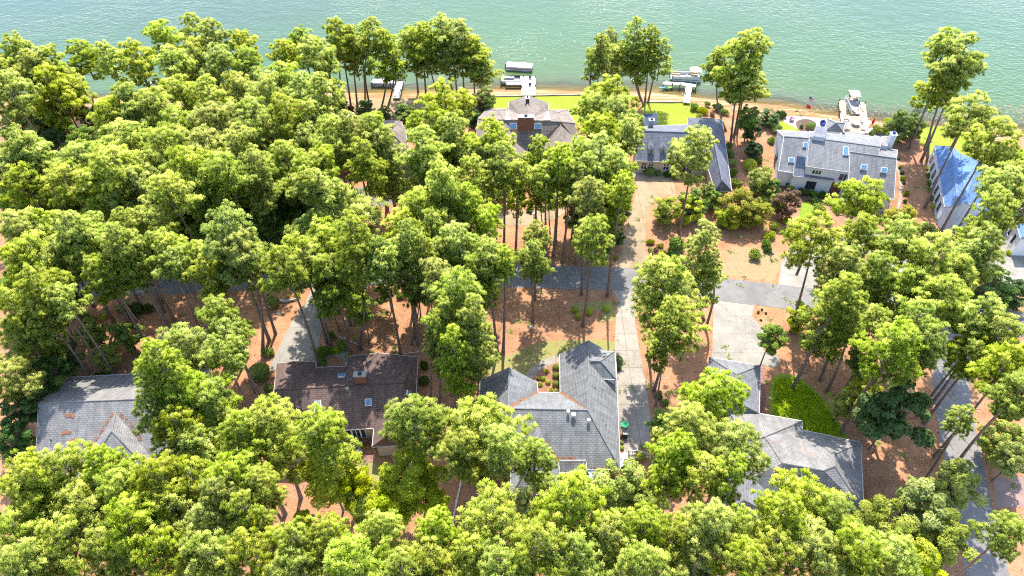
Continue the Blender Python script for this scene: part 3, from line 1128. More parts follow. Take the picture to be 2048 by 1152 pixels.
# --- grey house bottom left
h = House('house', 'weathered grey house with orange straw in its roof valleys at the bottom left', (200, 850))
e = 3.2
b1 = h.block(dict(A=(140, 755, e), B=(300, 746, e), B2=(420, 746, e), R0=(77, 806, 7.1), R1=(395, 794, 7.1), L=(70, 940, e), Rr=(430, 925, e)),
             [('A', 'B', 'B2', 'R1', 'R0'), ('R0', 'R1', 'Rr', 'L'), ('B2', 'Rr', 'R1')], M['roof_grey_straw'], M['cream'], e, litter=True)
b1b = h.wing((232, 820, 6.4), (224, 862, 6.4), (155, 962), (312, 955), e, M['roof_grey_straw'], M['cream'])
b1c = h.block(dict(a=(361, 645, 5.6), b=(352, 790, 5.6), c=(318, 672, e), d=(296, 775, e), g=(418, 775, e), i=(413, 672, e)),
              [('a', 'b', 'd', 'c'), ('a', 'i', 'g', 'b')], M['roof_cool'], M['cream'], e, litter=False)
mb = MB()
for k in range(7):
    p, n = h.on_roof(b1, 1, RND.uniform(95, 160), RND.uniform(830, 890))
    mb.box(tuple(p + n * .0), (RND.uniform(.4, .9), RND.uniform(.1, .2), .08), RND.uniform(-.4, .4))
h.pipe(b1, 1, 103, 882, .07, .4, 'metal_dark')

h.straw_line(b1, 1, [(228, 828), (205, 862), (180, 895), (164, 912)], .42)
h.straw_line(b1, 1, [(240, 828), (262, 850), (282, 880)], .32)
for (x, y) in ((140, 830), (133, 864), (150, 880)):
    h.straw_line(b1, 1, [(x - 9, y + 3), (x, y), (x + 8, y + 2)], .32)
h.straw_line(b1, 0, [(84, 803), (110, 783), (136, 760)], .25)
h.straw_line(b1b, 1, [(200, 925), (225, 918), (262, 922)], .6)

# --- grey house bottom right
h = House('house', 'grey hipped house with a small brick chimney, wrapped round a bright green lawn', (1640, 920))
e = 3.1
b4 = h.block(dict(a=(1419, 715, e), b=(1520, 731, e), c=(1518, 827, e), r0=(1473, 749, 5.3), r1=(1468, 800, 5.3), d=(1412, 828, e)),
             [('a', 'b', 'r0'), ('b', 'c', 'r1', 'r0'), ('a', 'r0', 'r1', 'd'), ('d', 'r1', 'c')], M['roof_grey'], M['brick'], e)
b4b = h.block(dict(a=(1455, 816, e), b=(1518, 827, e), c=(1604, 842, e), d=(1604, 860, e), f=(1721, 885, e), g=(1727, 1020, e), hh=(1556, 1003, e), k=(1440, 985, e),
                   p1=(1530, 873, 5.6), r1=(1565, 926, 6.6), r2=(1647, 941, 6.6), q1=(1667, 909, 5.6), q2=(1669, 932, 6.4), r0=(1492, 880, 5.6)),
              [('a', 'b', 'c', 'p1', 'r0'), ('c', 'd', 'r1', 'p1'), ('d', 'r2', 'r1'), ('d', 'q1', 'q2', 'r2'), ('d', 'f', 'q1'), ('f', 'g', 'q2', 'q1'), ('r1', 'r2', 'q2', 'g', 'hh'), ('p1', 'r1', 'hh', 'k', 'r0'), ('a', 'r0', 'k')],
              M['roof_grey_straw'], M['brick'], e, litter=False)
b4c = h.wing((1490, 935, 5.4), (1488, 1000, 5.4), (1426, 1035), (1554, 1034), e, M['roof_cool'], M['cream'])
h.chimney(b4b, 6, 1597, 972, .85, .7, 1.1, 'brick', 'stone')
h.skylight(b4b, 6, 1613, 974, .7, .9, glass='glass')
h.pipe(b4b, 6, 1614, 952, .06, .4, 'metal_dark')
A, B = wall_edge(b4c, 'd', 'g')
if A[0] > B[0]:
    A, B = B, A
h.window(A, B, .1, .25, 1, 2.3, 2)
h.window(A, B, .4, .6, .2, 2.4, 2)

h.straw_line(b4b, 2, [(1592, 876), (1580, 897), (1568, 915)], .08)
h.straw_line(b4b, 4, [(1613, 886), (1630, 910), (1644, 930)], .08)

# --- tan house at the white dock
h = House('house', 'tan shingled house with a wide brick chimney between two skylights by the white dock', (1055, 260))
e = 3.3
b5 = h.block(dict(a=(956, 238, 5.6), a0=(974, 217, e), b=(1018, 217, e), c=(1018, 204, e), t=(1055, 190, 6.2), d=(1097, 206, e), f=(1097, 220, e), g=(1136, 219, e), g2=(1150, 247, 5.6), i=(1158, 290, e), j=(1066, 296, e), j0=(1046, 295, e), k=(950, 300, e),
                  r0=(1008, 240, 7.0), r=(1055, 240, 7.2), r1=(1122, 244, 7.0), u=(995, 222, 5.0), w=(1114, 226, 5.0)),
             [('a0', 'b', 'u'), ('a0', 'u', 'r0', 'a'), ('b', 'c', 'r', 'r0', 'u'), ('c', 't', 'r'), ('t', 'd', 'r'), ('d', 'f', 'w', 'r1', 'r'), ('f', 'g', 'w'), ('g', 'g2', 'r1', 'w'), ('g2', 'i', 'r1'),
              ('r0', 'r', 'r1', 'i', 'j', 'j0'), ('a', 'r0', 'j0', 'k')], M['roof_tan'], M['tan_wall'], e, litter=False, caps=True, fascia='cream')
b5b = h.wing((1012, 246, 6.6), (1002, 306, 6.4), (950, 352), (1047, 350), e, M['roof_tan'], M['tan_wall'])
b5c = h.wing((1121, 247, 6.6), (1124, 292, 6.2), (1082, 336), (1172, 332), e, M['roof_tan'], M['tan_wall'])
h.chimney(b5, 9, 1051.5, 250, 3.0, 1.1, 1.9, 'brick', 'stone', fl=.3)
h.skylight(b5, 9, 1026.5, 252, 1.2, .9, .35, glass='skyglass')
h.skylight(b5, 9, 1075.5, 253, 1.2, .9, .35, glass='skyglass')
h.pipe(b5, 9, 1079, 279, .08, .4, 'metal_dark')
h.chimney(b5, 3, 1055, 204, .7, .7, .9, 'metal_dark', 'metal', fl=.15)
for sx in ((1010, 1021, 1014, 222), (1085, 1102, 1096, 222)):
    mb = MB()
    mb.poly([at(sx[0], 240, 7.15), at(sx[1], 240, 7.15), at(sx[2], sx[3], 5.4)])
    h.add(mb, 'metal_cricket', M['metal'])
A, B = wall_edge(b5, 'j0', 'j')
if A[0] > B[0]:
    A, B = B, A
h.window(A, B, .05, .95, 1.0, 2.8, 2)

# --- house with the red garage door
h = House('house', 'tan roofed house with a red wooden garage door, half hidden by pines', (760, 300))
e = 3.1
b6 = h.block(dict(a=(705, 242, e), b=(800, 240, e), c=(812, 262, e), d=(815, 300, e), g=(662, 332, e), i=(664, 268, e), r0=(715, 268, 6.0), r1=(780, 262, 6.0)),
             [('a', 'b', 'r1', 'r0'), ('b', 'c', 'd', 'r1'), ('r0', 'r1', 'd', 'g'), ('a', 'r0', 'g', 'i')], M['roof_tan'], M['brick'], e)
b6b = h.block(dict(a=(775, 293, e), b=(812, 290, e), c=(838, 325, e), d=(836, 356, e), g=(757, 357, e), i=(757, 320, e), p=(799, 311, 6.6)),
              [('a', 'b', 'p'), ('b', 'c', 'd', 'p'), ('p', 'd', 'g'), ('g', 'i', 'a', 'p')], M['roof_tan'], M['brick'], e)
h.chimney(b6, 3, 708, 262, .9, .9, 3.6, 'tan_wall', 'white')
A, B = wall_edge(b6b, 'g', 'd')
if A[0] > B[0]:
    A, B = B, A
h.window(A, B, .22, .55, .05, 2.5, 4, 3, 'red_wood', 'red_wood', name='garage_door')
h.window(A, B, .62, .92, .05, 2.5, 4, 3, 'red_wood', 'red_wood', name='garage_door')
A, B = wall_edge(b6, 'g', 'd')
if A[0] > B[0]:
    A, B = B, A
h.window(A, B, .1, .25, 1, 2.4, 3)

# --- grey house with two dormers
h = House('house', 'blue grey house with two small white fronted dormers above the tan driveway', (1360, 300))
e = 3.2
b7 = h.block(dict(a=(1290, 252, e), b=(1376, 249, e), b2=(1376, 236, e), t=(1414, 236, 5.6), c=(1444, 239, e), d=(1452, 295, e), g=(1463, 382, e), i=(1431, 382, e), j=(1413, 325, e), k=(1270, 321, e),
                  r0=(1286, 262, 6.8), r1=(1425, 267, 6.8), q=(1444, 361, 5.4)),
             [('a', 'b', 'r1', 'r0'), ('b', 'b2', 't', 'r1'), ('t', 'c', 'd', 'r1'), ('d', 'g', 'q', 'r1'), ('g', 'i', 'q'), ('q', 'i', 'j', 'r1'), ('r0', 'r1', 'j', 'k')],
             M['roof_slate'], M['cream'], e)
b7b = h.block(dict(a=(1268, 296, 3.9), b=(1278, 277, 4.7), c=(1288, 277, 4.7), d=(1280, 300, 3.9)), [('a', 'b', 'c', 'd')], M['roof_slate'], M['cream'], 3.8, inset=.1, base=0.0, gutter=False)
for (x, w, y0) in ((1303, 14, 277), (1327, 14, 279)):
    mb = MB()
    hz = 5.0
    p0 = at(x - 4.6, 299, hz)
    p1 = at(x + 4.6, 299, hz)
    back, _ = h.on_roof(b7, 6, x, y0 - 6)
    wd = (p1 - p0).length
    mid = (p0 + p1) / 2
    L = 3.4
    mb.box((mid.x, mid.y + L / 2, 4.4), (wd, L, 1.3))
    d = h.add(mb, 'dormer', M['cream'])
    mb = MB()
    za, zb = 5.05, 5.75
    for s_ in (-1, 1):
        ex = mid.x + s_ * (wd / 2 + .15)
        q = [(ex, mid.y - .15, za), (mid.x, mid.y + .5, zb), (mid.x, mid.y + L + .3, zb), (ex, mid.y + L, za)]
        mb.poly(q if s_ > 0 else q[::-1])
    mb.poly([(mid.x - wd / 2 - .15, mid.y - .15, za), (mid.x + wd / 2 + .15, mid.y - .15, za), (mid.x, mid.y + .5, zb)])
    o = mb.build('dormer_roof', M['roof_slate'], None, uvf=uv_planar)
    o.parent = d
    mb = MB()
    mb.box((mid.x, mid.y - .03, 4.5), (wd * .5, .08, .6))
    mb.box((mid.x, mid.y - .05, 4.5), (.05, .08, .6), mi=0)
    o = mb.build('dormer_window', M['glass'])
    o.parent = d
h.chimney(b7, 0, 1301, 254, .9, .7, 1.6, 'stone', 'white')
mb = MB()
q = [at(1288, 228, 2.9), at(1314, 227, 2.9), at(1314, 249, 2.9), at(1288, 250, 2.9)]
mb.prism([(v.x, v.y) for v in q], 2.75, 2.9)
for v in q:
    mb.box((v.x * .998, v.y, 1.4), (.15, .15, 2.8))
h.add(mb, 'porch_canopy', M['navy_roof_and_shade'])
A, B = wall_edge(b7, 'k', 'j')
if A[0] > B[0]:
    A, B = B, A
for t in (.06, .16, .38, .48):
    h.window(A, B, t, t + .08, 1.0, 2.5, 2, 2)
h.window(A, B, .62, .8, .2, 2.5, 2)

# --- white modern house
h = House('house', 'white walled modern house with stepped pale grey roofs and many small skylights', (1670, 330))
b8 = h.block(dict(a=(1554, 260, 3.2), b=(1616, 264, 3.2), c=(1621, 277, 7.0), d=(1568, 273, 7.0), g=(1557, 341, 3.4), i=(1612, 349, 3.4)),
             [('a', 'b', 'c', 'd'), ('d', 'c', 'i', 'g')], M['roof_cool'], M['pale_blue_wall'], 3.2, inset=.2, fascia='white')
b8b = h.block(dict(a=(1618, 262, 5.0), b=(1765, 279, 5.0), c=(1760, 294, 8.0), d=(1619, 275, 8.0), g=(1613, 333, 5.4), i=(1754, 352, 5.4)),
              [('a', 'b', 'c', 'd'), ('d', 'c', 'i', 'g')], M['roof_cool'], M['pale_blue_wall'], 5.0, inset=.25)
b8c = h.block(dict(a=(1702, 288, 3.6), b=(1795, 300, 3.6), c=(1793, 317, 7.6), d=(1700, 304, 7.6), g=(1696, 386, 3.2), i=(1788, 398, 3.2)),
              [('a', 'b', 'c', 'd'), ('d', 'c', 'i', 'g')], M['roof_cool'], M['pale_blue_wall'], 3.2, inset=.2, fascia='white')
b8d = h.block(dict(a=(1588, 330, 4.3), b=(1670, 342, 4.3), c=(1668, 362, 3.2), d=(1586, 352, 3.2)), [('a', 'b', 'c', 'd')], M['roof_slate'], M['pale_blue_wall'], 3.1, inset=.12)  # lower roof, its shade put into the darker blue-grey shingle colour
b8e = h.block(dict(a=(1655, 238, 3.3), b=(1690, 246, 3.3), c=(1686, 264, 3.3), d=(1650, 262, 3.3), r=(1672, 246, 5.0)), [('a', 'b', 'r'), ('b', 'c', 'r'), ('c', 'd', 'r'), ('d', 'a', 'r')], M['roof_cool'], M['pale_blue_wall'], 3.3)
b8f = h.block(dict(a=(1690, 266, 3.3), b=(1772, 276, 3.3), c=(1775, 292, 5.6), d=(1700, 282, 5.6)), [('a', 'b', 'c', 'd')], M['roof_cool'], M['pale_blue_wall'], 3.3, inset=.2)
b8g = h.block(dict(a=(1704, 303, 6.4), b=(1733, 291, 8.0), c=(1760, 308, 6.4)), [('a', 'b', 'c')], M['roof_cool'], M['pale_blue_wall'], 6.2, inset=.1, base=5.0, caps=False)
# shingled stair tower, tilted towards the lake
mb = MB()
q = [at(1632, 252, 7.0), at(1655, 255, 7.0), at(1651, 276, 8.6), at(1626, 272, 8.6)]
mb.poly(q)
lo = [Vector((v.x, v.y, 4.5)) for v in q]
for i in range(4):
    mb.poly([lo[i], lo[(i + 1) % 4], q[(i + 1) % 4], q[i]], 1)
o = mb.build('stair_tower', [M['roof_slate'], M['pale_blue_wall']], None, uvf=uv_planar)
o.parent = h.root
o.location = -Vector(h.root.location)
for (bk, x, y, w, l) in ((b8, 1611, 291, .9, .8), (b8, 1582, 321, .9, .8), (b8b, 1691, 303, .8, 1.6)):
    h.skylight(bk, 1, x, y, w, l, .3)
for (x, y) in ((1727, 335), (1767, 341)):
    h.skylight(b8c, 1, x, y, .9, .8, .3)
# shade of the well between left block and centre, painted as a dark sheet
mb = MB()
q = [at(1594, 312, 5.35), at(1614, 315, 5.35), at(1611, 344, 3.75), at(1590, 341, 3.75)]
mb.poly(q)
h.add(mb, 'roof_well_shade', M['navy_roof_and_shade'])
h.chimney(b8f, 0, 1779, 286, 1.0, 1.0, 2.0, 'white', 'white', fl=.3, flue='blue_cloth')
A, B = wall_edge(b8b, 'g', 'i')
if A[0] > B[0]:
    A, B = B, A
h.window(A, B, .09, .23, 3.9, 4.9, 3)
h.window(A, B, .50, .64, 3.3, 4.9, 2)
h.window(A, B, .44, .60, .05, 2.6, 2, frame='metal_dark', glass='red_wood', name='front_door')
A, B = wall_edge(b8d, 'd', 'c')
if A[0] > B[0]:
    A, B = B, A
h.window(A, B, .38, .62, .8, 2.4, 3, frame='metal_dark')
mb = MB()
q = [at(1668, 362), at(1698, 366), at(1696, 386), at(1662, 381)]
mb.prism([(v.x, v.y) for v in q], 0, .12)
h.add(mb, 'entry_step', M['stone'])
mb = MB()
A, B = wall_edge(b8, 'a', 'g')
mb.box(((A[0] + B[0]) / 2 - .12, (A[1] + B[1]) / 2, 1.4), (.1, 1.6, 1.8), math.atan2(B[1] - A[1], B[0] - A[0]) + math.pi / 2)
h.add(mb, 'side_door', M['metal_dark'])

# --- grey roofed house, the blue of its shade painted on the roof
h = House('house', 'house with a shade-blue roof and a row of tall windows down its pale side wall', (1910, 350))
e = 3.4
b9 = h.block(dict(a=(1869, 291, 3.7), b=(1905, 293, 6.0), b2=(1922, 308, 6.0), c=(1957, 321, 7.0), d=(1930, 405, 7.0), d2=(1915, 411, 6.0), g=(1889, 414, 3.7), i=(2000, 335, 3.7), j=(1975, 425, 3.7)),
             [('a', 'b', 'd2', 'g'), ('b', 'b2', 'd', 'd2'), ('b2', 'c', 'd'), ('c', 'i', 'j', 'd')], M['roof_shade_blue'], M['pale_blue_wall'], 3.6, inset=.15)
b9b = h.block(dict(a=(1914, 410, 3.4), b=(1952, 402, 3.4), c=(1962, 428, 3.0), d=(1916, 432, 3.0)), [('a', 'b', 'c', 'd')], M['roof_shade_blue'], M['white'], 3.0, inset=.2)
b9c = h.block(dict(a=(1950, 395, 3.6), b=(2030, 385, 3.6), c=(2045, 425, 3.2), d=(1960, 440, 3.2), r=(1995, 402, 6.2)), [('a', 'b', 'r'), ('b', 'c', 'r'), ('c', 'd', 'r'), ('d', 'a', 'r')], M['roof_shade_blue'], M['white'], 3.2)
A, B = wall_edge(b9, 'g', 'a')
A, B = (B, A) if A[1] < B[1] else (A, B)
for k in range(7):
    h.window(A, B, .06 + .13 * k, .13 + .13 * k, .8, 2.9, 1, 1, off=.03)

# --- house cut by the right edge
h = House('house', 'pale walled house with a shade-blue roof, cut by the right edge of the photo', (2050, 460))
b10 = h.block(dict(a=(2026, 424, 4.0), b=(2110, 418, 4.0), c=(2140, 480, 4.0), d=(2042, 477, 4.0), r0=(2075, 426, 6.0), r1=(2092, 448, 6.0)),
              [('a', 'b', 'r0'), ('b', 'c', 'r1', 'r0'), ('c', 'd', 'r1'), ('d', 'a', 'r0', 'r1')], M['roof_shade_blue'], M['white'], 4.0, inset=.2)
A, B = b10['wpts'][b10['loop'].index('a')], b10['wpts'][b10['loop'].index('d')]
A, B = (A, B) if A[1] > B[1] else (B, A)
h.window(A, B, .3, .45, 1.0, 3.0, 1)
h.window(A, B, .65, .8, 1.0, 3.0, 1)

# --- small roof glimpsed at the far left
h = House('cottage', 'small grey roofed building glimpsed between trees at the far left', (90, 308))
b11 = h.block(dict(a=(68, 298, 3.0), b=(112, 296, 3.0), c=(118, 322, 3.0), d=(70, 325, 3.0), r0=(78, 305, 4.6), r1=(104, 304, 4.6)),
              [('a', 'b', 'r1', 'r0'), ('b', 'c', 'r1'), ('r0', 'r1', 'c', 'd'), ('a', 'r0', 'd')], M['roof_slate'], M['white'], 3.0)
# ---------------------------------------------------------------- docks, boats and lakeside things
def dock(label, polys, z, mat, loc, pile_px, rails=(), edge='white'):
    root = empty('dock', at(*loc, z), label, 'dock', 'docks along the lake shore')
    for pg in polys:
        q = [at(x, y, z) for x, y in pg]
        mb = MB()
        mb.prism([(v.x, v.y) for v in q], z - .12, z)
        mb.build('deck', M[mat], root, root.location)
        mb = MB()
        for i in range(len(q)):
            a, b = q[i], q[(i + 1) % len(q)]
            d = b - a
            mb.box(((a.x + b.x) / 2, (a.y + b.y) / 2, z - .12), (d.length, .07, .2), math.atan2(d.y, d.x))
        mb.build('edge_board', M[edge], root, root.location)
    for (x, y) in pile_px:
        p = at(x, y, z)
        mb = MB()
        mb.tube([(p.x, p.y, -2.2), (p.x, p.y, z + .45)], [.13, .13], 8)
        mb.build('piling', M['bark_grey'], root, root.location)
    return root


dock('grey wooden dock with an L shaped end beside the tall shore pines', [[(741, 158), (806, 158), (805, 167), (742, 166)], [(791, 167.5), (805, 167.5), (799, 196), (786, 196)]], .55, 'deck_grey', (798, 180),
     [(743, 160), (765, 158), (790, 158), (805, 160), (743, 167), (788, 181), (802, 182)], edge='stone')
dk = dock('bright white dock with two slips behind the tan house', [[(1001.6, 153), (1043, 153), (1043, 162), (1002, 162)], [(1011.7, 164), (1043, 164), (1043, 168.5), (1012, 168.5)], [(1043.6, 153), (1071.5, 153), (1070, 190), (1043, 190)]],
          .6, 'deck_white', (1057, 170), [(1002, 154), (1022, 153), (1047, 153), (1071, 154), (1002, 163), (1012, 169), (1071, 172), (1044, 175)])
mb = MB()
p = at(1018, 158, .6)
mb.box((p.x, p.y, .85), (2.4, .5, .5))
o = mb.build('dock_box', M['grey_wall'], dk, dk.location)
for (x, y, ww) in ((1030, 157, 2.4), (1060, 158, .5), (1060, 172, .5)):
    p = at(x, y, .6)
    mb = MB()
    mb.box((p.x, p.y, .85), (ww, .4, .1))
    mb.box((p.x, p.y + .18, 1.1), (ww, .06, .4))
    for s_ in (-1, 1):
        mb.box((p.x + s_ * ww * .4, p.y, .7), (.08, .35, .25))
    mb.build('bench', M['metal_dark'], dk, dk.location)
dock('pale dock with a long walkway where the tan boat is moored', [[(1327, 163), (1366, 165), (1393, 169), (1391, 174), (1365, 170), (1327, 168)], [(1372.5, 172), (1383.5, 173.5), (1379.5, 205), (1367, 204)]], .6, 'deck_white', (1376, 190),
     [(1328, 164), (1345, 169), (1360, 170), (1392, 174), (1371, 188), (1382, 189), (1393, 168)])
dk4 = dock('wide tan dock deck with white edges and a boat slip behind the white house',
           [[(1678.5, 200), (1692, 201), (1692, 231.5), (1721, 232.5), (1717.6, 203), (1730, 205), (1739, 270), (1685, 263)]], .55, 'deck_tan', (1708, 248),
           [(1679, 201), (1680, 225), (1730, 206), (1735, 235), (1692, 203), (1718, 205), (1683, 250)])
dock('small white dock end glimpsed between the crowns at the upper left', [[(297, 164), (318, 161), (319, 167), (298, 169)]], .6, 'deck_white', (308, 166), [(298, 165), (318, 162), (318, 168)])


def pontoon(label, cx, cy, head, L, B, seat, canopy, full=False, can=(.0, .42)):
    root = empty('pontoon_boat', at(cx, cy, WL), label, 'boat', None, head)
    for s_ in (-1, 1):
        mb = MB()
        mb.tube([(-L / 2, s_ * B * .36, .12), (L * .38, s_ * B * .36, .12), (L / 2, s_ * B * .36, .3)], [.34, .34, .08], 10)
        local(mb, 'pontoon', M['metal'], root, True)
    mb = MB()
    mb.box((0, 0, .52), (L * .94, B, .12))
    local(mb, 'deck', M['deck_grey'], root)
    if full:
        mb = MB()
        n = 6
        for i in range(n):
            a, b = -1 + 2 * i / n, -1 + 2 * (i + 1) / n
            za, zb = 1.02 + .22 * math.cos(a * 1.4), 1.02 + .22 * math.cos(b * 1.4)
            mb.poly([(-L * .49, a * B / 2, za), (L * .49, a * B / 2, za), (L * .49, b * B / 2, zb), (-L * .49, b * B / 2, zb)])
        for y_, k in ((-B / 2, 1), (B / 2, -1)):
            z_ = 1.02 + .22 * math.cos(1.4)
            mb.poly([(-L * .49, y_, .75), (L * .49, y_, .75), (L * .49, y_, z_), (-L * .49, y_, z_)][::k])
        for x_, k in ((-L * .49, -1), (L * .49, 1)):
            mb.poly([(x_, -B / 2, .75), (x_, B / 2, .75), (x_, B / 2, 1.06), (x_, -B / 2, 1.06)][::k])
        local(mb, 'cover', M['canvas_white'], root)
        mb = MB()
        for y_ in (-B / 2 - .02, B / 2 + .02):
            mb.box((0, y_, .66), (L * .98, .05, .2))
        local(mb, 'side_panel', M['canvas_pink'], root)
    else:
        for s_ in (-1, 1):
            mb = MB()
            mb.box((-.1, s_ * (B / 2 - .04), .88), (L * .82, .05, .55))
            mb.box((-.1, s_ * (B / 2 - .04), 1.2), (L * .84, .07, .06))
            local(mb, 'side_panel', M['white'], root)
        for (x_, y_, lx, ly, bx, by) in ((L * .30, B * .30, L * .28, .55, 0, 1), (L * .30, -B * .30, L * .28, .55, 0, -1), (-L * .34, B * .28, L * .16, .6, 0, 1), (-L * .30, -B * .30, L * .22, .55, 0, -1)):
            mb = MB()
            mb.box((x_, y_, .78), (lx, ly, .4))
            mb.box((x_ + bx * lx * .45, y_ + by * ly * .42, 1.08), (lx if by else .12, .14 if by else ly, .36))
            local(mb, 'seat', M[seat], root)
        mb = MB()
        mb.box((-L * .05, B * .22, .95), (.6, .7, .75), top=.75)
        local(mb, 'console', M['grey_wall'], root)
        mb = MB()
        for q in range(10):
            a, b = q * .628, (q + 1) * .628
            r = .17
            mb.tube([(-L * .05 - .35, B * .22 + r * math.cos(a), 1.35 + r * math.sin(a)), (-L * .05 - .35, B * .22 + r * math.cos(b), 1.35 + r * math.sin(b))], [.02, .02], 5)
        local(mb, 'steering_wheel', M['metal_dark'], root)
        mb = MB()
        x0, x1 = can
        n = 6
        for i in range(n):
            a, b = i / n, (i + 1) / n
            za, zb = 2.35 + .25 * math.sin(a * math.pi), 2.35 + .25 * math.sin(b * math.pi)
            xa, xb = L * (x0 + (x1 - x0) * a), L * (x0 + (x1 - x0) * b)
            mb.poly([(xa, -B * .46, za), (xb, -B * .46, zb), (xb, B * .46, zb), (xa, B * .46, za)])
            mb.poly([(xa, -B * .46, za - .05), (xa, B * .46, za - .05), (xb, B * .46, zb - .05), (xb, -B * .46, zb - .05)])
        local(mb, 'canopy', M[canopy], root)
        mb = MB()
        for s_ in (-1, 1):
            for q in (x0 + .02, x1 - .02):
                mb.tube([(L * (x0 + x1) / 2, s_ * B * .45, .9), (L * q, s_ * B * .45, 2.35)], [.025, .025], 5)
        local(mb, 'canopy_frame', M['metal'], root)
    mb = MB()
    mb.box((-L / 2 - .15, 0, .75), (.4, .35, .6), top=.8)
    mb.box((-L / 2 - .2, 0, .3), (.18, .14, .7))
    local(mb, 'outboard_motor', M['metal_dark'], root)
    return root


pontoon('covered white pontoon boat with a pink side stripe floating off the white dock', 1039, 138, -.13, 6.2, 2.3, 'canvas_white', 'canvas_white', True)
pontoon('tan pontoon boat with a square canopy tied at the long walkway dock', 1369, 158, -.10 + math.pi, 7.0, 2.5, 'canvas_tan', 'canvas_tan', can=(-.50, -.12))
pontoon('pontoon boat with a rounded tan canopy in the slip of the tan dock', 1706, 216, -math.pi / 2 - .1, 7.2, 2.4, 'canvas_tan', 'canvas_tan', can=(-.48, -.10))


def kayak(label, x, y, rz, L, c1, c2, z=0.1):
    root = empty('kayak', at(x, y, z), label, 'kayak', None, rz)
    mb = MB()
    n, m = 12, 8
    for i in range(n + 1):
        t = -1 + 2 * i / n
        w = .38 * (1 - t * t) ** .6 + .01
        for j in range(m):
            a = 2 * math.pi * j / m
            mb.v.append((t * L / 2, w * math.cos(a), .2 + .18 * abs(t) ** 3 + .16 * math.sin(a) * (1 - t * t) ** .4))
    for i in range(n):
        for j in range(m):
            j2 = (j + 1) % m
            mb.f.append((i * m + j, (i + 1) * m + j, (i + 1) * m + j2, i * m + j2))
            mb.mi.append(0 if i < n / 2 else 1)
    local(mb, 'hull', [M[c1], M[c2]], root, True)
    mb = MB()
    mb.box((-.1, 0, .37), (.9, .42, .06), top=.8)
    local(mb, 'cockpit', M['metal_dark'], root)


kayak('teal and lime kayak lying on the sand below the shore pines', 1333, 177, .12, 3.6, 'teal', 'lime', -.15)
kayak('teal canoe by the water between the crowns at the upper left', 246, 174, .3, 4.2, 'teal', 'teal', WL)

# flagpole with two flags
root = empty('flagpole', at(1595, 262, 0), 'tall flagpole flying a striped flag above a red flag beside the white sand patio', 'flagpole')
mb = MB()
mb.tube([(0, 0, 0), (0, 0, 8.2)], [.07, .04], 8)
mb.tube([(0, 0, 8.2), (0, 0, 8.35)], [.09, .05], 8)
local(mb, 'pole', M['metal'], root)


def flag(z1, z0, w, striped, name):
    mb = MB()
    n, m = 10, 13
    def P(i, j):
        u = i / n
        return (.06 + u * w * .8, -.25 * u * w + .12 * math.sin(u * 7), z1 - (z1 - z0) * j / m - .28 * u * w)
    for i in range(n):
        for j in range(m):
            if striped:
                mi = 2 if (i < 4 and j < 7) else (0 if j % 2 == 0 else 1)
            else:
                mi = 0
            mb.poly([P(i, j), P(i, j + 1), P(i + 1, j + 1), P(i + 1, j)], mi)
    local(mb, name, [M['red_cloth'], M['white_cloth'], M['blue_cloth']], root)


flag(8.0, 7.2, 1.25, True, 'striped_flag')
flag(6.3, 5.55, 1.1, False, 'red_flag')


# white garden chairs on the tan dock
def chair0():
    root = empty('garden_chair', (0, 0, 0), 'x', 'chair', 'white chairs round the fire table')
    mb = MB()
    mb.box((0, 0, .38), (.6, .55, .05))
    local(mb, 'seat', M['white'], root)
    mb = MB()
    for k in range(5):
        x = -.24 + .12 * k
        mb.poly([(x - .05, .25, .38), (x + .05, .25, .38), (x + .06, .55, 1.05), (x - .06, .55, 1.05)])
        mb.poly([(x - .05, .28, .38), (x - .06, .58, 1.05), (x + .06, .58, 1.05), (x + .05, .28, .38)])
    local(mb, 'backrest', M['white'], root)
    for sx in (-1, 1):
        mb = MB()
        mb.box((sx * .34, .05, .6), (.12, .7, .04))
        local(mb, 'armrest', M['white'], root)
        for sy in (-.25, .3):
            mb = MB()
            mb.box((sx * .3, sy, .29), (.06, .07, .58))
            local(mb, 'leg', M['white'], root)
    return root


c0 = chair0()
CH = [(1693, 239, 1.5, 'white chair nearest the lake on the left side of the fire table'), (1691, 249, 1.6, 'white chair in the middle of the left side of the fire table'),
      (1694, 258, 1.8, 'white chair nearest the house on the left side of the fire table'), (1725, 245, -1.4, 'white chair nearest the lake on the right side of the fire table'),
      (1729, 252, -1.6, 'second white chair from the lake on the right side of the fire table'), (1726, 260, -1.8, 'third white chair from the lake on the right side of the fire table'),
      (1733, 265, -1.9, 'white chair at the corner of the tan dock nearest the house')]
for k, (x, y, rz, lab) in enumerate(CH):
    if k == 0:
        r = c0
    else:
        r = c0.copy()
        COL.objects.link(r)
        for ch in c0.children:
            d = ch.copy()
            COL.objects.link(d)
            d.parent = r
    r.location = at(x, y, .55)
    r.rotation_euler = (0, 0, rz)
    r.scale = (1.25, 1.25, 1.1)
    r['label'] = lab
root = empty('fire_table', at(1710, 250, .55), 'round dark fire table in the middle of the white chairs', 'table')
mb = MB()
mb.tube([(0, 0, 0), (0, 0, .55)], [.75, .8], 18)
local(mb, 'base', M['stone'], root)
mb = MB()
mb.tube([(0, 0, .55), (0, 0, .62)], [.85, .85], 18)
local(mb, 'table_top', M['metal'], root)
root = empty('bench', at(1724, 268, .55), 'long white bench at the house end of the tan dock', 'bench')
mb = MB()
mb.box((0, 0, .45), (2.2, .5, .07))
local(mb, 'seat', M['white'], root)
for s_ in (-1, 1):
    mb = MB()
    mb.box((s_ * .9, 0, .21), (.1, .45, .42))
    local(mb, 'leg', M['white'], root)
root = empty('towel_rack', at(1741, 256, 0), 'folded red umbrella standing beside the tan dock', 'umbrella')
mb = MB()
mb.tube([(0, 0, 0), (0, 0, 2.4)], [.04, .04], 6)
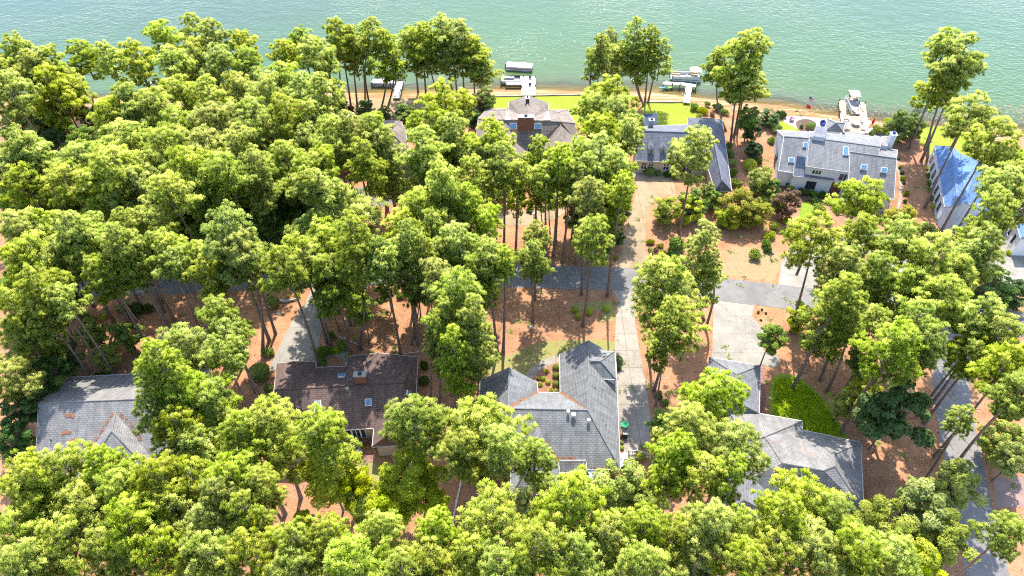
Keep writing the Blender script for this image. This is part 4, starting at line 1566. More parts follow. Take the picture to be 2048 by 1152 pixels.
local(mb, 'pole', M['white'], root)
mb = MB()
mb.tube([(0, 0, .9), (0, 0, 1.5), (0, 0, 2.4)], [.12, .3, .04], 8)
local(mb, 'canopy', M['red_cloth'], root)
root.name = 'folded_umbrella'


def parasol(label, x, y, mat, r, h):
    root = empty('parasol', at(x, y, 0), label, 'parasol')
    mb = MB()
    mb.tube([(0, 0, 0), (0, 0, h + .1)], [.035, .03], 6)
    local(mb, 'pole', M['metal'], root)
    mb = MB()
    n = 8
    for k in range(n):
        a, b = 2 * math.pi * k / n, 2 * math.pi * (k + 1) / n
        mb.poly([(0, 0, h), (r * math.cos(a), r * math.sin(a), h - r * .32), (r * math.cos(b), r * math.sin(b), h - r * .32)])
    local(mb, 'canopy', M[mat], root)
    return root


parasol('green domed parasol by the side door of the big grey house', 1246.5, 862, 'green_plastic', .55, 1.9)
parasol('beige garden parasol among shrubs in front of the white house', 1547, 430, 'canvas_tan', .75, 2.2)


def armchair(label, x, y, mat, z=0.0, rz=0):
    root = empty('patio_chair', at(x, y, z), label, 'chair', None, rz)
    mb = MB()
    mb.box((0, 0, .35), (.9, .8, .3))
    local(mb, 'seat', M[mat], root)
    mb = MB()
    mb.box((0, .38, .65), (.9, .15, .6))
    local(mb, 'backrest', M[mat], root)
    for s_ in (-1, 1):
        mb = MB()
        mb.box((s_ * .45, 0, .5), (.12, .8, .35))
        local(mb, 'armrest', M[mat], root)


armchair('navy patio chair alone on the white sand by the stair tower', 1645, 250, 'blue_cloth', 0, .3)
armchair('lilac lounge chair at the left end of the white sand patio', 1583, 242, 'canvas_pink', 0, 1)


# bins, air conditioners, mailbox, lamps
def aircon(label, x, y):
    root = empty('air_conditioner', at(x, y, 0), label, 'air conditioner', 'air conditioners beside the big grey house')
    mb = MB()
    mb.box((0, 0, .45), (.85, .85, .85))
    local(mb, 'casing', M['metal'], root)
    mb = MB()
    for k in range(12):
        a, b = k * .5236, (k + 1) * .5236
        mb.tube([(.3 * math.cos(a), .3 * math.sin(a), .9), (.3 * math.cos(b), .3 * math.sin(b), .9)], [.03, .03], 5)
    mb.tube([(0, 0, .86), (0, 0, .92)], [.12, .12], 10)
    local(mb, 'fan_grille', M['metal_dark'], root)


aircon('grey air conditioner beside the big grey house, farther from its back corner', 1247, 919)
aircon('grey air conditioner beside the back corner of the big grey house', 1245, 933)
root = empty('wheelie_bin', at(1249, 873, 0), 'dark bin standing against the right wall of the big grey house', 'bin')
mb = MB()
mb.box((0, 0, .5), (.6, .6, 1.0), top=1.15)
local(mb, 'body', M['metal_dark'], root)
mb = MB()
mb.box((0, 0, 1.04), (.72, .72, .08))
local(mb, 'lid', M['stone'], root)
for s_ in (-1, 1):
    mb = MB()
    mb.tube([(s_ * .3, -.32, .1), (s_ * .36, -.32, .1)], [.1, .1], 8)
    local(mb, 'wheel', M['metal_dark'], root)
for (nm, x, y, hh, lab) in (('lamp_post', 1067, 449, 2.6, 'white topped lamp post on the straw beyond the road'), ('lamp_post', 1062, 660, .9, 'short white garden lamp on the open straw left of a lone pine')):
    root = empty(nm, at(x, y, 0), lab, 'lamp')
    mb = MB()
    mb.tube([(0, 0, 0), (0, 0, hh - .35)], [.05, .05], 6)
    local(mb, 'post', M['metal_dark'], root)
    mb = MB()
    mb.box((0, 0, hh - .2), (.3, .3, .35), top=1.2)
    mb.tube([(0, 0, hh - .03), (0, 0, hh + .12)], [.26, .03], 8)
    local(mb, 'lantern', M['white'], root)
root = empty('mailbox', at(1541, 516, 0), 'dark mailbox on a post in the bed beside the loop driveway', 'mailbox')
mb = MB()
mb.box((0, 0, .5), (.12, .12, 1.0))
local(mb, 'post', M['bark_grey'], root)
mb = MB()
mb.prism([(-.16, -.3), (.16, -.3), (.16, .3), (-.16, .3)], 1.0, 1.2)
mb.tube([(0, -.3, 1.2), (0, .3, 1.2)], [.16, .16], 10)
local(mb, 'box', M['metal_dark'], root)


# fences
def picket(label, pts, h, mat, gap=.28, thin=.09, cat='fence'):
    W_ = [at(x, y, 0) for x, y in pts]
    root = empty('fence', W_[0], label, cat)
    for i in range(len(W_) - 1):
        a, b = W_[i], W_[i + 1]
        d = b - a
        rot = math.atan2(d.y, d.x)
        m = (a + b) / 2
        mb = MB()
        for z in (.25, h - .15):
            mb.box((m.x, m.y, z), (d.length, .05, .09), rot)
        n = max(2, int(d.length / gap))
        for k in range(n):
            p = a.lerp(b, (k + .5) / n)
            mb.box((p.x, p.y, h / 2), (thin, .03, h - .04), rot)
        mb.build('panel', M[mat], root, root.location)
        k2 = max(1, int(d.length / 2.4))
        for k in range(k2 + (i == len(W_) - 2)):
            p = a.lerp(b, k / k2)
            mb = MB()
            mb.box((p.x, p.y, (h + .1) / 2), (.12, .12, h + .1), rot)
            mb.build('post', M[mat], root, root.location)
    return root


picket('white picket fence turning the corner behind the long concrete driveway', [(1256, 910), (1272, 909), (1299, 917), (1304, 925), (1309, 978), (1311, 1045)], 1.2, 'white')
picket('thin white fence running down beside pines left of the big grey house', [(903, 1060), (913, 1010), (922, 970)], 1.1, 'white', .5, .05)
picket('low white rail along the straw bank above the brown house', [(672, 672), (692, 680), (722, 694), (756, 711)], .45, 'white', 1.2, .05, 'rail')
picket('low pale rail behind the right end of the brown house', [(772, 715), (800, 711), (838, 706)], .45, 'white', 1.2, .05, 'rail')
picket('grey garden gate across the path behind the big grey house', [(1258, 923), (1270, 923)], 1.0, 'stone', .2, .1, 'gate')

# log and stones
root = empty('fallen_log', at(570, 603, 0), 'weathered grey log lying on straw beside the curved driveway', 'log')
mb = MB()
mb.tube([(-1.9, .05, .25), (-.8, -.1, .2), (.3, -.15, .22), (1.2, .1, .25), (1.9, .35, .35)], [.16, .26, .28, .2, .09], 8)
local(mb, 'trunk', M['stone'], root, True)
mb = MB()
mb.tube([(-.2, -.1, .3), (-.35, .25, .75)], [.1, .04], 6)
local(mb, 'branch_stub', M['stone'], root, True)


def rock(x, y, r, label, seed):
    g = random.Random(seed)
    mb = MB()
    n, m = 5, 8
    p = at(x, y, 0)
    for i in range(n):
        ph = math.pi * .5 * i / (n - 1)
        for j in range(m):
            a = 2 * math.pi * j / m
            rr = r * g.uniform(.8, 1.15)
            mb.v.append((p.x + rr * math.cos(ph) * math.cos(a), p.y + rr * .7 * math.cos(ph) * math.sin(a), rr * .6 * math.sin(ph) - .02))
    for i in range(n - 1):
        for j in range(m):
            j2 = (j + 1) % m
            mb.f.append((i * m + j, i * m + j2, (i + 1) * m + j2, (i + 1) * m + j))
            mb.mi.append(0)
    o = mb.build('rock', M['stone'], None, (p.x, p.y, 0), True)
    tag(o, label, 'rock')


rock(557, 628, .45, 'pale rock on straw below the grey log', 1)
rock(1603, 384, .7, 'white rock in the dark bed before the white house', 2)
rock(922, 178, .8, 'pale rock on the beach under the tall shore pines, farther right', 3)
rock(912, 183, .6, 'pale rock on the beach under the tall shore pines, farther left', 4)
rock(1556, 352, .6, 'white rock at the left corner of the white house', 5)

for (x, y, lab, hh) in ((728, 899, 'pot of yellow flowers in the middle of the brown house back deck edge', .55), (735, 894, 'pot of orange flowers at the right end of the brown house back deck', .45),
                        (712, 899, 'dark pot near the left end of the brown house back deck', .6)):
    root = empty('flower_pot', at(x, y, 0), lab, 'flower pot')
    mb = MB()
    mb.tube([(0, 0, 0), (0, 0, hh)], [.22, .32], 10)
    local(mb, 'pot', M['pot' if 'dark' not in lab else 'metal_dark'], root)
    FLOWERS = globals().setdefault('FLOWERS', [])
    FLOWERS.append((root, hh, 'leaf_yellow' if 'yellow' in lab else 'leaf_red' if 'orange' in lab else 'leaf_mid'))
# ---------------------------------------------------------------- trees
def fast_mesh(name, V, Fc, tone, mats, mat_idx=None, SN=None):
    me = bpy.data.meshes.new(name)
    nv, nf = len(V), len(Fc)
    k = Fc.shape[1]
    me.vertices.add(nv)
    me.vertices.foreach_set('co', np.asarray(V, dtype=np.float32).ravel())
    me.loops.add(nf * k)
    me.loops.foreach_set('vertex_index', np.asarray(Fc, dtype=np.int32).ravel())
    me.polygons.add(nf)
    me.polygons.foreach_set('loop_start', np.arange(nf, dtype=np.int32) * k)
    me.polygons.foreach_set('loop_total', np.full(nf, k, dtype=np.int32))
    if mat_idx is not None:
        me.polygons.foreach_set('material_index', np.asarray(mat_idx, dtype=np.int32))
    a = me.attributes.new('tone', 'FLOAT', 'POINT')
    a.data.foreach_set('value', np.asarray(tone, dtype=np.float32))
    for m in mats:
        me.materials.append(m)
    me.update(calc_edges=True)
    if SN is not None:
        SN = np.concatenate([SN, np.tile([0., 0., 0.], (nv - len(SN), 1))])
        me.polygons.foreach_set('use_smooth', np.ones(nf, dtype=bool))
        me.normals_split_custom_set_from_vertices(SN)
    return me


def unit(v):
    return v / np.maximum(1e-9, np.linalg.norm(v, axis=-1, keepdims=True))


def tube_np(path, radii, sides=6):
    """vertices and triangles of a limb"""
    path = np.asarray(path, float)
    V, Fc = [], []
    for k in range(len(path)):
        d = path[min(k + 1, len(path) - 1)] - path[max(k - 1, 0)]
        d = d / (np.linalg.norm(d) + 1e-9)
        a = np.cross(d, [0.31, 0.95, 0.05])
        a /= np.linalg.norm(a) + 1e-9
        c = np.cross(d, a)
        for j in range(sides):
            t = 2 * math.pi * j / sides
            V.append(path[k] + (a * math.cos(t) + c * math.sin(t)) * radii[k])
    for k in range(len(path) - 1):
        for j in range(sides):
            j2 = (j + 1) % sides
            q = (k * sides + j, k * sides + j2, (k + 1) * sides + j2, (k + 1) * sides + j)
            Fc += [(q[0], q[1], q[2]), (q[0], q[2], q[3])]
    return V, Fc


def pine_crown(seed, R=4.0, L=8.5, lobes=34, tufts=1500, openness=0.0, flat=1.0, needle=0.56):
    """crown whose top is at z = 0: limbs carrying many needle tufts"""
    g = np.random.default_rng(seed)
    ctr = []
    rad = []
    limbs = []
    NL = lobes
    for i in range(NL):
        t = (i + g.random()) / NL               # 0 bottom .. 1 top
        env = min(1.0, 1.18 * max(0.02, 1 - t) ** 0.5) if t > .3 else 0.62 + 1.2 * t
        az = i * 2.399 + g.normal() * 0.45
        Lk = R * env * g.uniform(.55, 1.18)
        if t < .35 and g.random() < .25 + .3 * openness:
            continue
        if g.random() < openness * .3:
            continue
        z0 = -L * (1 - t) - .32 * Lk - .3
        zt = -L * (1 - t) * .97 - .15
        dx, dy = math.cos(az), math.sin(az)
        limbs.append(((0, 0, max(z0, -L - 1.4)), (dx * Lk * .5, dy * Lk * .5, z0 * .45 + zt * .55 - .15), (dx * Lk, dy * Lk, zt - .3)))
        k = max(2, int(Lk * 1.9 * (1 - .3 * openness)))
        for q in range(k):
            f = (1 - (q / k) ** 1.3 * .72) if q else 1.0
            lat = g.normal() * (.30 + .28 * f) * min(1.2, Lk / 3)
            zz = z0 + (zt - z0) * f ** 1.3 + g.normal() * .22
            ctr.append((dx * Lk * f - dy * lat, (dy * Lk * f + dx * lat) * flat, zz - .25))
            rad.append(g.uniform(.45, 1.0))
    ctr.append((0, 0, -.45))
    rad.append(.8)
    ctr, rad = np.array(ctr), np.array(rad)
    n0 = int(tufts * 4)
    w = rad ** 2
    li = g.choice(len(ctr), n0, p=w / w.sum())
    d = unit(g.normal(size=(n0, 3)))
    low = d[:, 2] < -0.35
    d[low, 2] *= -0.6
    d = unit(d)
    pos = ctr[li] + d * rad[li][:, None] * g.uniform(0.2, 1.05, (n0, 1)) * np.array([1.25, 1.25, 0.5])
    # keep tufts apart so that each reads as its own pompom
    cells, keep = {}, []
    for j in range(n0):
        c = tuple(np.floor(pos[j] / np.array([.74, .74, .80])).astype(int))
        if c in cells and cells[c] >= 1:
            continue
        cells[c] = cells.get(c, 0) + 1
        keep.append(j)
        if len(keep) >= tufts:
            break
    keep = np.array(keep)
    pos, d, li = pos[keep], d[keep], li[keep]
    n = len(keep)
    out = unit(d * 0.35 + unit(pos * np.array([1, 1, .3])) * .25 + np.array([0, 0, 0.9]) + g.normal(size=(n, 3)) * 0.25)
    B = 48
    s = g.uniform(0.75, 1.2, (n, 1, 1))
    nd = unit(out[:, None, :] * g.uniform(0.55, 1.3, (n, B, 1)) + unit(g.normal(size=(n, B, 3))) * 0.75)
    side = unit(np.cross(nd, unit(g.normal(size=(n, B, 3)))))
    base = pos[:, None, :] + nd * 0.06
    Ln = needle * s * g.uniform(0.8, 1.1, (n, B, 1))
    wd = 0.036 * s
    v0 = base - side * wd * .5
    v1 = base + side * wd * .5
    v2 = base + nd * Ln + side * wd * .9
    v3 = base + nd * Ln - side * wd * .9
    # face the light side outwards
    fn = np.cross(v1 - v0, v2 - v0)
    want = nd * .6 + out[:, None, :] + np.array([0, 0, .5])
    flip = (np.sum(fn * want, axis=-1) < 0)[..., None]
    v0, v1 = np.where(flip, v1, v0), np.where(flip, v0, v1)
    v2, v3 = np.where(flip, v3, v2), np.where(flip, v2, v3)
    V = np.stack([v0, v1, v2, v3], axis=2).reshape(-1, 3)
    sn = unit(nd * 1.0 + out[:, None, :] * .35 + np.array([0, 0, .30]))
    SN = np.repeat(sn.reshape(-1, 3), 4, axis=0)
    tt = np.clip(g.normal(0.5, 0.2, (n, 1)) + (pos[:, 2:3] + L * .5) / L * .10, 0, 1)
    tone = np.repeat(np.clip(tt + g.normal(0, .05, (n, B)), 0, 1).reshape(-1), 4)
    # tips younger and yellower; darker bases paint the shade inside each tuft
    tone = np.clip(tone + np.tile([-0.42, -0.42, 0.28, 0.28], n * B), 0, 1)
    nq = n * B
    q = np.arange(nq)[:, None] * 4
    Fc = np.concatenate([q + np.array([0, 1, 2]), q + np.array([0, 2, 3])])
    mi = np.zeros(len(Fc), int)
    # limbs
    Vb, Fb = [], []
    for (p0, p1, p2) in limbs:
        v, f = tube_np([p0, p1, p2], [.09, .06, .02], 5)
        o = len(V) + len(Vb)
        Vb += v
        Fb += [tuple(x + o for x in t) for t in f]
    v, f = tube_np([(0, 0, -L - 1.5), (0.05, 0, -L * .5), (0, 0, -0.8)], [.19, .13, .03], 6)
    o = len(V) + len(Vb)
    Vb += v
    Fb += [tuple(x + o for x in t) for t in f]
    V = np.concatenate([V, np.array(Vb)])
    tone = np.concatenate([tone, np.full(len(Vb), .5)])
    Fc = np.concatenate([Fc, np.array(Fb)])
    mi = np.concatenate([mi, np.ones(len(Fb), int)])
    return fast_mesh('pine_crown_mesh', V, Fc, tone, [M['needles'], M['bark_grey']], mi, SN)


def leafy_crown(seed, R=4.0, L=6.5, lobes=30, leaves=9000, size=0.24, round_=0.7, mat='leaf_mid', dome=False, gap=0.25):
    g = np.random.default_rng(seed)
    ctr, rad = [], []
    for i in range(lobes):
        t = (i + g.random()) / lobes
        env = math.sin(math.pi * (0.16 + 0.70 * (1 - t))) ** .8
        az = i * 2.399 + g.normal() * .5
        rr = R * env * math.sqrt(g.random()) * .85
        lr = g.uniform(.14, .30) * R * (1.05 - .3 * t)
        if g.random() < gap and t < .6:
            continue
        ctr.append((rr * math.cos(az), rr * math.sin(az), -L * (1 - t) - lr * .7 - .1 * rr))
        rad.append(lr)
    ctr, rad = np.array(ctr), np.array(rad)
    n = leaves
    w = rad ** 2
    li = g.choice(len(ctr), n, p=w / w.sum())
    d = unit(g.normal(size=(n, 3)))
    d[d[:, 2] < -.4, 2] *= -.5
    d = unit(d)
    pos = ctr[li] + d * rad[li][:, None] * g.uniform(.6, 1.05, (n, 1)) * np.array([1, 1, round_])
    nor = unit(d * .5 + g.normal(size=(n, 3)) * .55 + np.array([0, 0, .5]))
    a = unit(np.cross(nor, unit(g.normal(size=(n, 3)))))
    b = np.cross(nor, a)
    s = size * g.uniform(.6, 1.3, (n, 1))
    V = np.stack([pos - a * s * .5, pos - b * s * .3, pos + a * s * .6, pos + b * s * .3], axis=1).reshape(-1, 3)
    fl = (nor[:, 2] < 0)
    SN = np.repeat(unit(d * .7 + nor * np.where(fl, -1, 1)[:, None] * .5 + np.array([0, 0, .4])), 4, axis=0)
    lt = g.normal(0, .16, len(ctr))
    tone = np.repeat(np.clip(g.normal(.5, .17, n) + lt[li], 0, 1), 4)
    q = np.arange(n)[:, None] * 4
    o3 = np.where(fl[:, None], np.array([0, 2, 1]), np.array([0, 1, 2]))
    o4 = np.where(fl[:, None], np.array([0, 3, 2]), np.array([0, 2, 3]))
    Fc = np.concatenate([q + o3, q + o4])
    mi = np.zeros(len(Fc), int)
    Vb, Fb = [], []
    for c, r in zip(ctr, rad):
        a_ = np.array([0, 0, -L - .8])
        m = a_ * .5 + c * .5 + np.array([g.normal() * .2, g.normal() * .2, -.1])
        v, f = tube_np([a_, m, c], [.1 * R / 4, .06 * R / 4, .015], 5)
        o = len(V) + len(Vb)
        Vb += v
        Fb += [tuple(x + o for x in t) for t in f]
    V = np.concatenate([V, np.array(Vb)])
    tone = np.concatenate([tone, np.full(len(Vb), .5)])
    Fc = np.concatenate([Fc, np.array(Fb)])
    mi = np.concatenate([mi, np.ones(len(Fb), int)])
    return fast_mesh('leafy_crown_mesh', V, Fc, tone, [M[mat], M['bark_grey']], mi, SN)


def shrub_mesh(seed, leaves=1500, size=0.2, ball=False, mat='leaf_mid'):
    """bush of radius about 1 standing on z = 0"""
    g = np.random.default_rng(seed)
    n = leaves
    d = unit(g.normal(size=(n, 3)))
    d[:, 2] = np.where(d[:, 2] < -.2, -d[:, 2], d[:, 2])
    if ball:
        pos = d * g.uniform(.88, 1.0, (n, 1)) * np.array([1, 1, .95]) + np.array([0, 0, .55])
        pos[:, 2] = np.maximum(pos[:, 2], 0.05)
    else:
        k = 9
        c = np.stack([g.uniform(-.5, .5, k), g.uniform(-.5, .5, k), g.uniform(.25, .75, k)], 1)
        li = g.integers(0, k, n)
        pos = c[li] + d * g.uniform(.3, .62, (n, 1)) * g.uniform(.7, 1.1, (k, 1))[li]
        pos[:, 2] = np.abs(pos[:, 2])
    nor = unit(d * (1.2 if ball else .6) + g.normal(size=(n, 3)) * .5)
    a = unit(np.cross(nor, unit(g.normal(size=(n, 3)))))
    b = np.cross(nor, a)
    s = size * g.uniform(.6, 1.3, (n, 1))
    V = np.stack([pos - a * s * .5, pos + b * s * .35, pos + a * s * .6, pos - b * s * .35], axis=1).reshape(-1, 3)
    tone = np.repeat(np.clip(g.normal(.5, .2, n), 0, 1), 4)
    q = np.arange(n)[:, None] * 4
    Fc = np.concatenate([q + np.array([0, 1, 2]), q + np.array([0, 2, 3])])
    me = fast_mesh('shrub_mesh', V, Fc, tone, [M[mat]])
    return me


def trunk_mesh(seed, Hh=20.0, r=0.26, bend=0.5):
    g = np.random.default_rng(seed)
    ph, k = g.random() * 6.28, g.uniform(.3, 1) * bend
    path, rad = [], []
    for i in range(9):
        t = i / 8
        s = math.sin(t * math.pi) * k
        path.append((s * math.cos(ph), s * math.sin(ph), Hh * t - (0.3 if i == 0 else 0)))
        rad.append(r * (1.35 if i == 0 else 1) * (1 - .72 * t))
    V, Fc = tube_np(path, rad, 9)
    # a few dead branch stubs below the crown
    for q in range(5):
        t = g.uniform(.35, .6)
        az = g.random() * 6.28
        s = math.sin(t * math.pi) * k
        p = np.array([s * math.cos(ph), s * math.sin(ph), Hh * t])
        L = g.uniform(.5, 1.6)
        e_ = p + np.array([math.cos(az) * L, math.sin(az) * L, g.uniform(-.1, .5)])
        v, f = tube_np([p, e_], [.045, .015], 4)
        o = len(V)
        V += v
        Fc += [tuple(x + o for x in tt) for tt in f]
    return fast_mesh('trunk_mesh', np.array(V), np.array(Fc), np.full(len(V), .5), [M['bark']])


PINES = [pine_crown(100 + i, L=(8.5, 7.0, 10.0, 8.0, 6.2, 9.0)[i % 6], openness=(.2, .35, .3, .15, .55, .4)[i % 6], lobes=(34, 30, 38, 32, 26, 34)[i % 6],
                    tufts=(620, 560, 680, 600, 470, 600)[i % 6]) for i in range(12)]
PINE_L = [(8.5, 7.0, 10.0, 8.0, 6.2, 9.0)[i % 6] for i in range(12)]
OPEN = [pine_crown(140 + i, L=8.5, openness=.85, lobes=30, tufts=480) for i in range(3)]
SLIM = [pine_crown(160 + i, R=4.0, L=15.0, openness=.25, lobes=44, tufts=700, needle=.52) for i in range(4)]
LEAFY = [leafy_crown(200 + i, lobes=60, leaves=13000, size=.30) for i in range(4)]
GLOSSY = [leafy_crown(220 + i, L=6.0, lobes=38, leaves=11000, size=.38, gap=.05) for i in range(2)]
BUSH = [shrub_mesh(300 + i) for i in range(4)]
BALL = [shrub_mesh(320 + i, 2200, .13, True) for i in range(2)]
TRUNKS = [trunk_mesh(400 + i) for i in range(5)]
LEAN_T = [trunk_mesh(410 + i, bend=1.6) for i in range(3)]

MARKS = [('brown shingled house', 690, 800), ('big grey house with round vents', 1110, 850), ('grey house at bottom left', 190, 850), ('house beside the bright lawn', 1620, 910),
         ('white modern house', 1670, 325), ('shade-blue roofed house', 1910, 350), ('two dormer house', 1370, 300), ('tan house by the white dock', 1055, 250),
         ('red garage door', 795, 365), ('tan driveway', 1272, 450), ('wide pale driveway', 1470, 660), ('curved driveway on the left', 598, 660),
         ('long concrete driveway', 1255, 700), ('three round bushes', 1180, 620), ('side road on the right', 1912, 820), ('bottom left corner', 0, 1152),
         ('middle of the bottom edge', 1024, 1152), ('bottom right corner', 2048, 1152), ('left edge at mid height', 0, 560), ('top left shore', 120, 90),
         ('grey L shaped dock', 785, 180), ('flagpole', 1600, 230), ('loop driveway', 1700, 520), ('far left cottage', 92, 308), ('dark gap in the left wood', 560, 430),
         ('main road at the left', 330, 565), ('upper right corner', 2048, 0), ('tan boat with canopy', 1365, 160), ('peak of the wooded shore', 420, 60), ('bottom edge left of centre', 560, 1152),
         ('bottom edge right of centre', 1500, 1152)]
TREES = []


def landmark(px, py):
    return min(MARKS, key=lambda m: (m[1] - px) ** 2 + ((m[2] - py) * 1.25) ** 2)


def crown_kind(kind, i):
    if kind == 'p':
        return PINES[i % 12], PINE_L[i % 12], 4.0
    if kind == 'o':
        return OPEN[i % 3], 8.5, 4.0
    if kind == 's':
        return SLIM[i % 4], 15.0, 4.0
    if kind in ('m',):
        return GLOSSY[i % 2], 6.0, 4.0
    return LEAFY[i % 4], 6.5, 4.0


LEAFMAT = {'m': 'leaf_dark', 'y': 'leaf_lime', 'g': 'leaf_mid', 'v': 'leaf_olive', 'r': 'leaf_red', 'd': 'leaf_dark', 'h': 'leaf_yellow'}


def in_poly(x, y, P):
    c = False
    for i in range(len(P)):
        x0, y0 = P[i - 1][0], P[i - 1][1]
        x1, y1 = P[i][0], P[i][1]
        if (y0 > y) != (y1 > y) and x < (x1 - x0) * (y - y0) / (y1 - y0) + x0:
            c = not c
    return c


def blocked(p, m=0.9):
    """true where a trunk would stand in a house, on paving or in the lake"""
    if at(1024, 150).y < p.y - 12:
        return True
    for q in KEEP_OUT:
        for dx, dy in ((0, 0), (m, 0), (-m, 0), (0, m), (0, -m)):
            if in_poly(p.x + dx, p.y + dy, q):
                return True
    for (c, w) in ROAD_LINES:
        for i in range(len(c) - 1):
            a, b = c[i], c[i + 1]
            d = b - a
            t = max(0, min(1, ((p.x - a.x) * d.x + (p.y - a.y) * d.y) / max(1e-6, d.x * d.x + d.y * d.y)))
            if math.hypot(a.x + d.x * t - p.x, a.y + d.y * t - p.y) < w / 2 + .5:
                return True
    return False


def tree(px, top, hw, h=None, kind='p', base=None):
    i = len(TREES)
    small_h = {'g': 9, 'y': 12, 'v': 7, 'r': 6, 'd': 10, 'm': 12, 'h': 6}
    if base is not None:
        b = at(*base, 0)
        # height such that the crown top sits at pixel row `top`, straight above the base's distance
        k = (top - 576) / F
        y = b.y
        d = Vector((0, CP - k * SP, -SP - k * CP))
        z = H + d.z * (y / d.y)
        h = max(5, z)
        if blocked(b, .3):
            print('BASE ON', base)
        head = at(px, top, h)
        lean = head.x - b.x
    else:
        if h is None:
            h = small_h.get(kind, RND.uniform(18.5, 22.5))
        lean = RND.gauss(0, .5)
        h0 = h
        for dh in (0, -1, 1, -2, 2, -3, 3, -4, 4, -5, 5, -6, 6, -7, -8, 8, -9):
            h = h0 + dh * (1 if h0 > 12 else .5)
            b = at(px, top, h)
            b.z = 0
            b.x -= lean
            if h > 2.5 and not blocked(b):
                break
        else:
            print('BLOCKED', px, top, kind)
            return None
    dist = depth_of(Vector((b.x, b.y, h)))
    r = hw * dist / F * (1.10 if kind == 'p' else 1.0)
    mesh, L, R0 = crown_kind(kind, i * 7 + int(px))
    s = r / R0
    Lw = L * (s ** .6 if kind in 'pos' else s)
    if kind == 's':
        Lw = min(L, h * .60)
    Lw = min(Lw, h * ((.54 if base else .62) if kind in 'po' else .80 if kind != 's' else .7))
    sz = Lw / L
    is_pine = kind in 'pos'
    name = 'pine_tree' if is_pine else 'magnolia_tree' if kind == 'm' else 'leafy_tree'
    root = bpy.data.objects.new(name, None)
    COL.objects.link(root)
    root.location = (b.x, b.y, 0)
    root.empty_display_size = .5
    tl = math.hypot(lean, h - Lw * .5)
    tr = bpy.data.objects.new('trunk', (TRUNKS[i % 5] if abs(lean) < 2 else LEAN_T[i % 3]))
    COL.objects.link(tr)
    tr.parent = root
    th = h - Lw * .35
    lx = lean * (th / h)
    rs = (0.68 + 0.22 * (h / 20)) * (0.55 if kind == 's' and r < 2.2 else 1) * (.6 if not is_pine else 1)
    tr.scale = (rs, rs, math.hypot(th, lx) / 20.0)
    tr.rotation_euler = (0, math.atan2(lx, th), 0)
    cr = bpy.data.objects.new('crown', mesh)
    COL.objects.link(cr)
    cr.parent = root
    cr.location = (lean, 0, h + .25)
    cr.scale = (s, s, sz)
    cr.rotation_euler = (0, 0, RND.uniform(0, 6.28))
    if not is_pine:
        for q in range(2):
            pass
        cr.material_slots[0].link = 'OBJECT'
        cr.material_slots[0].material = M[LEAFMAT[kind]]
    TREES.append(dict(o=root, px=px, py=top + hw * .7, kind=kind, r=r, h=h, cr=cr))
    return root

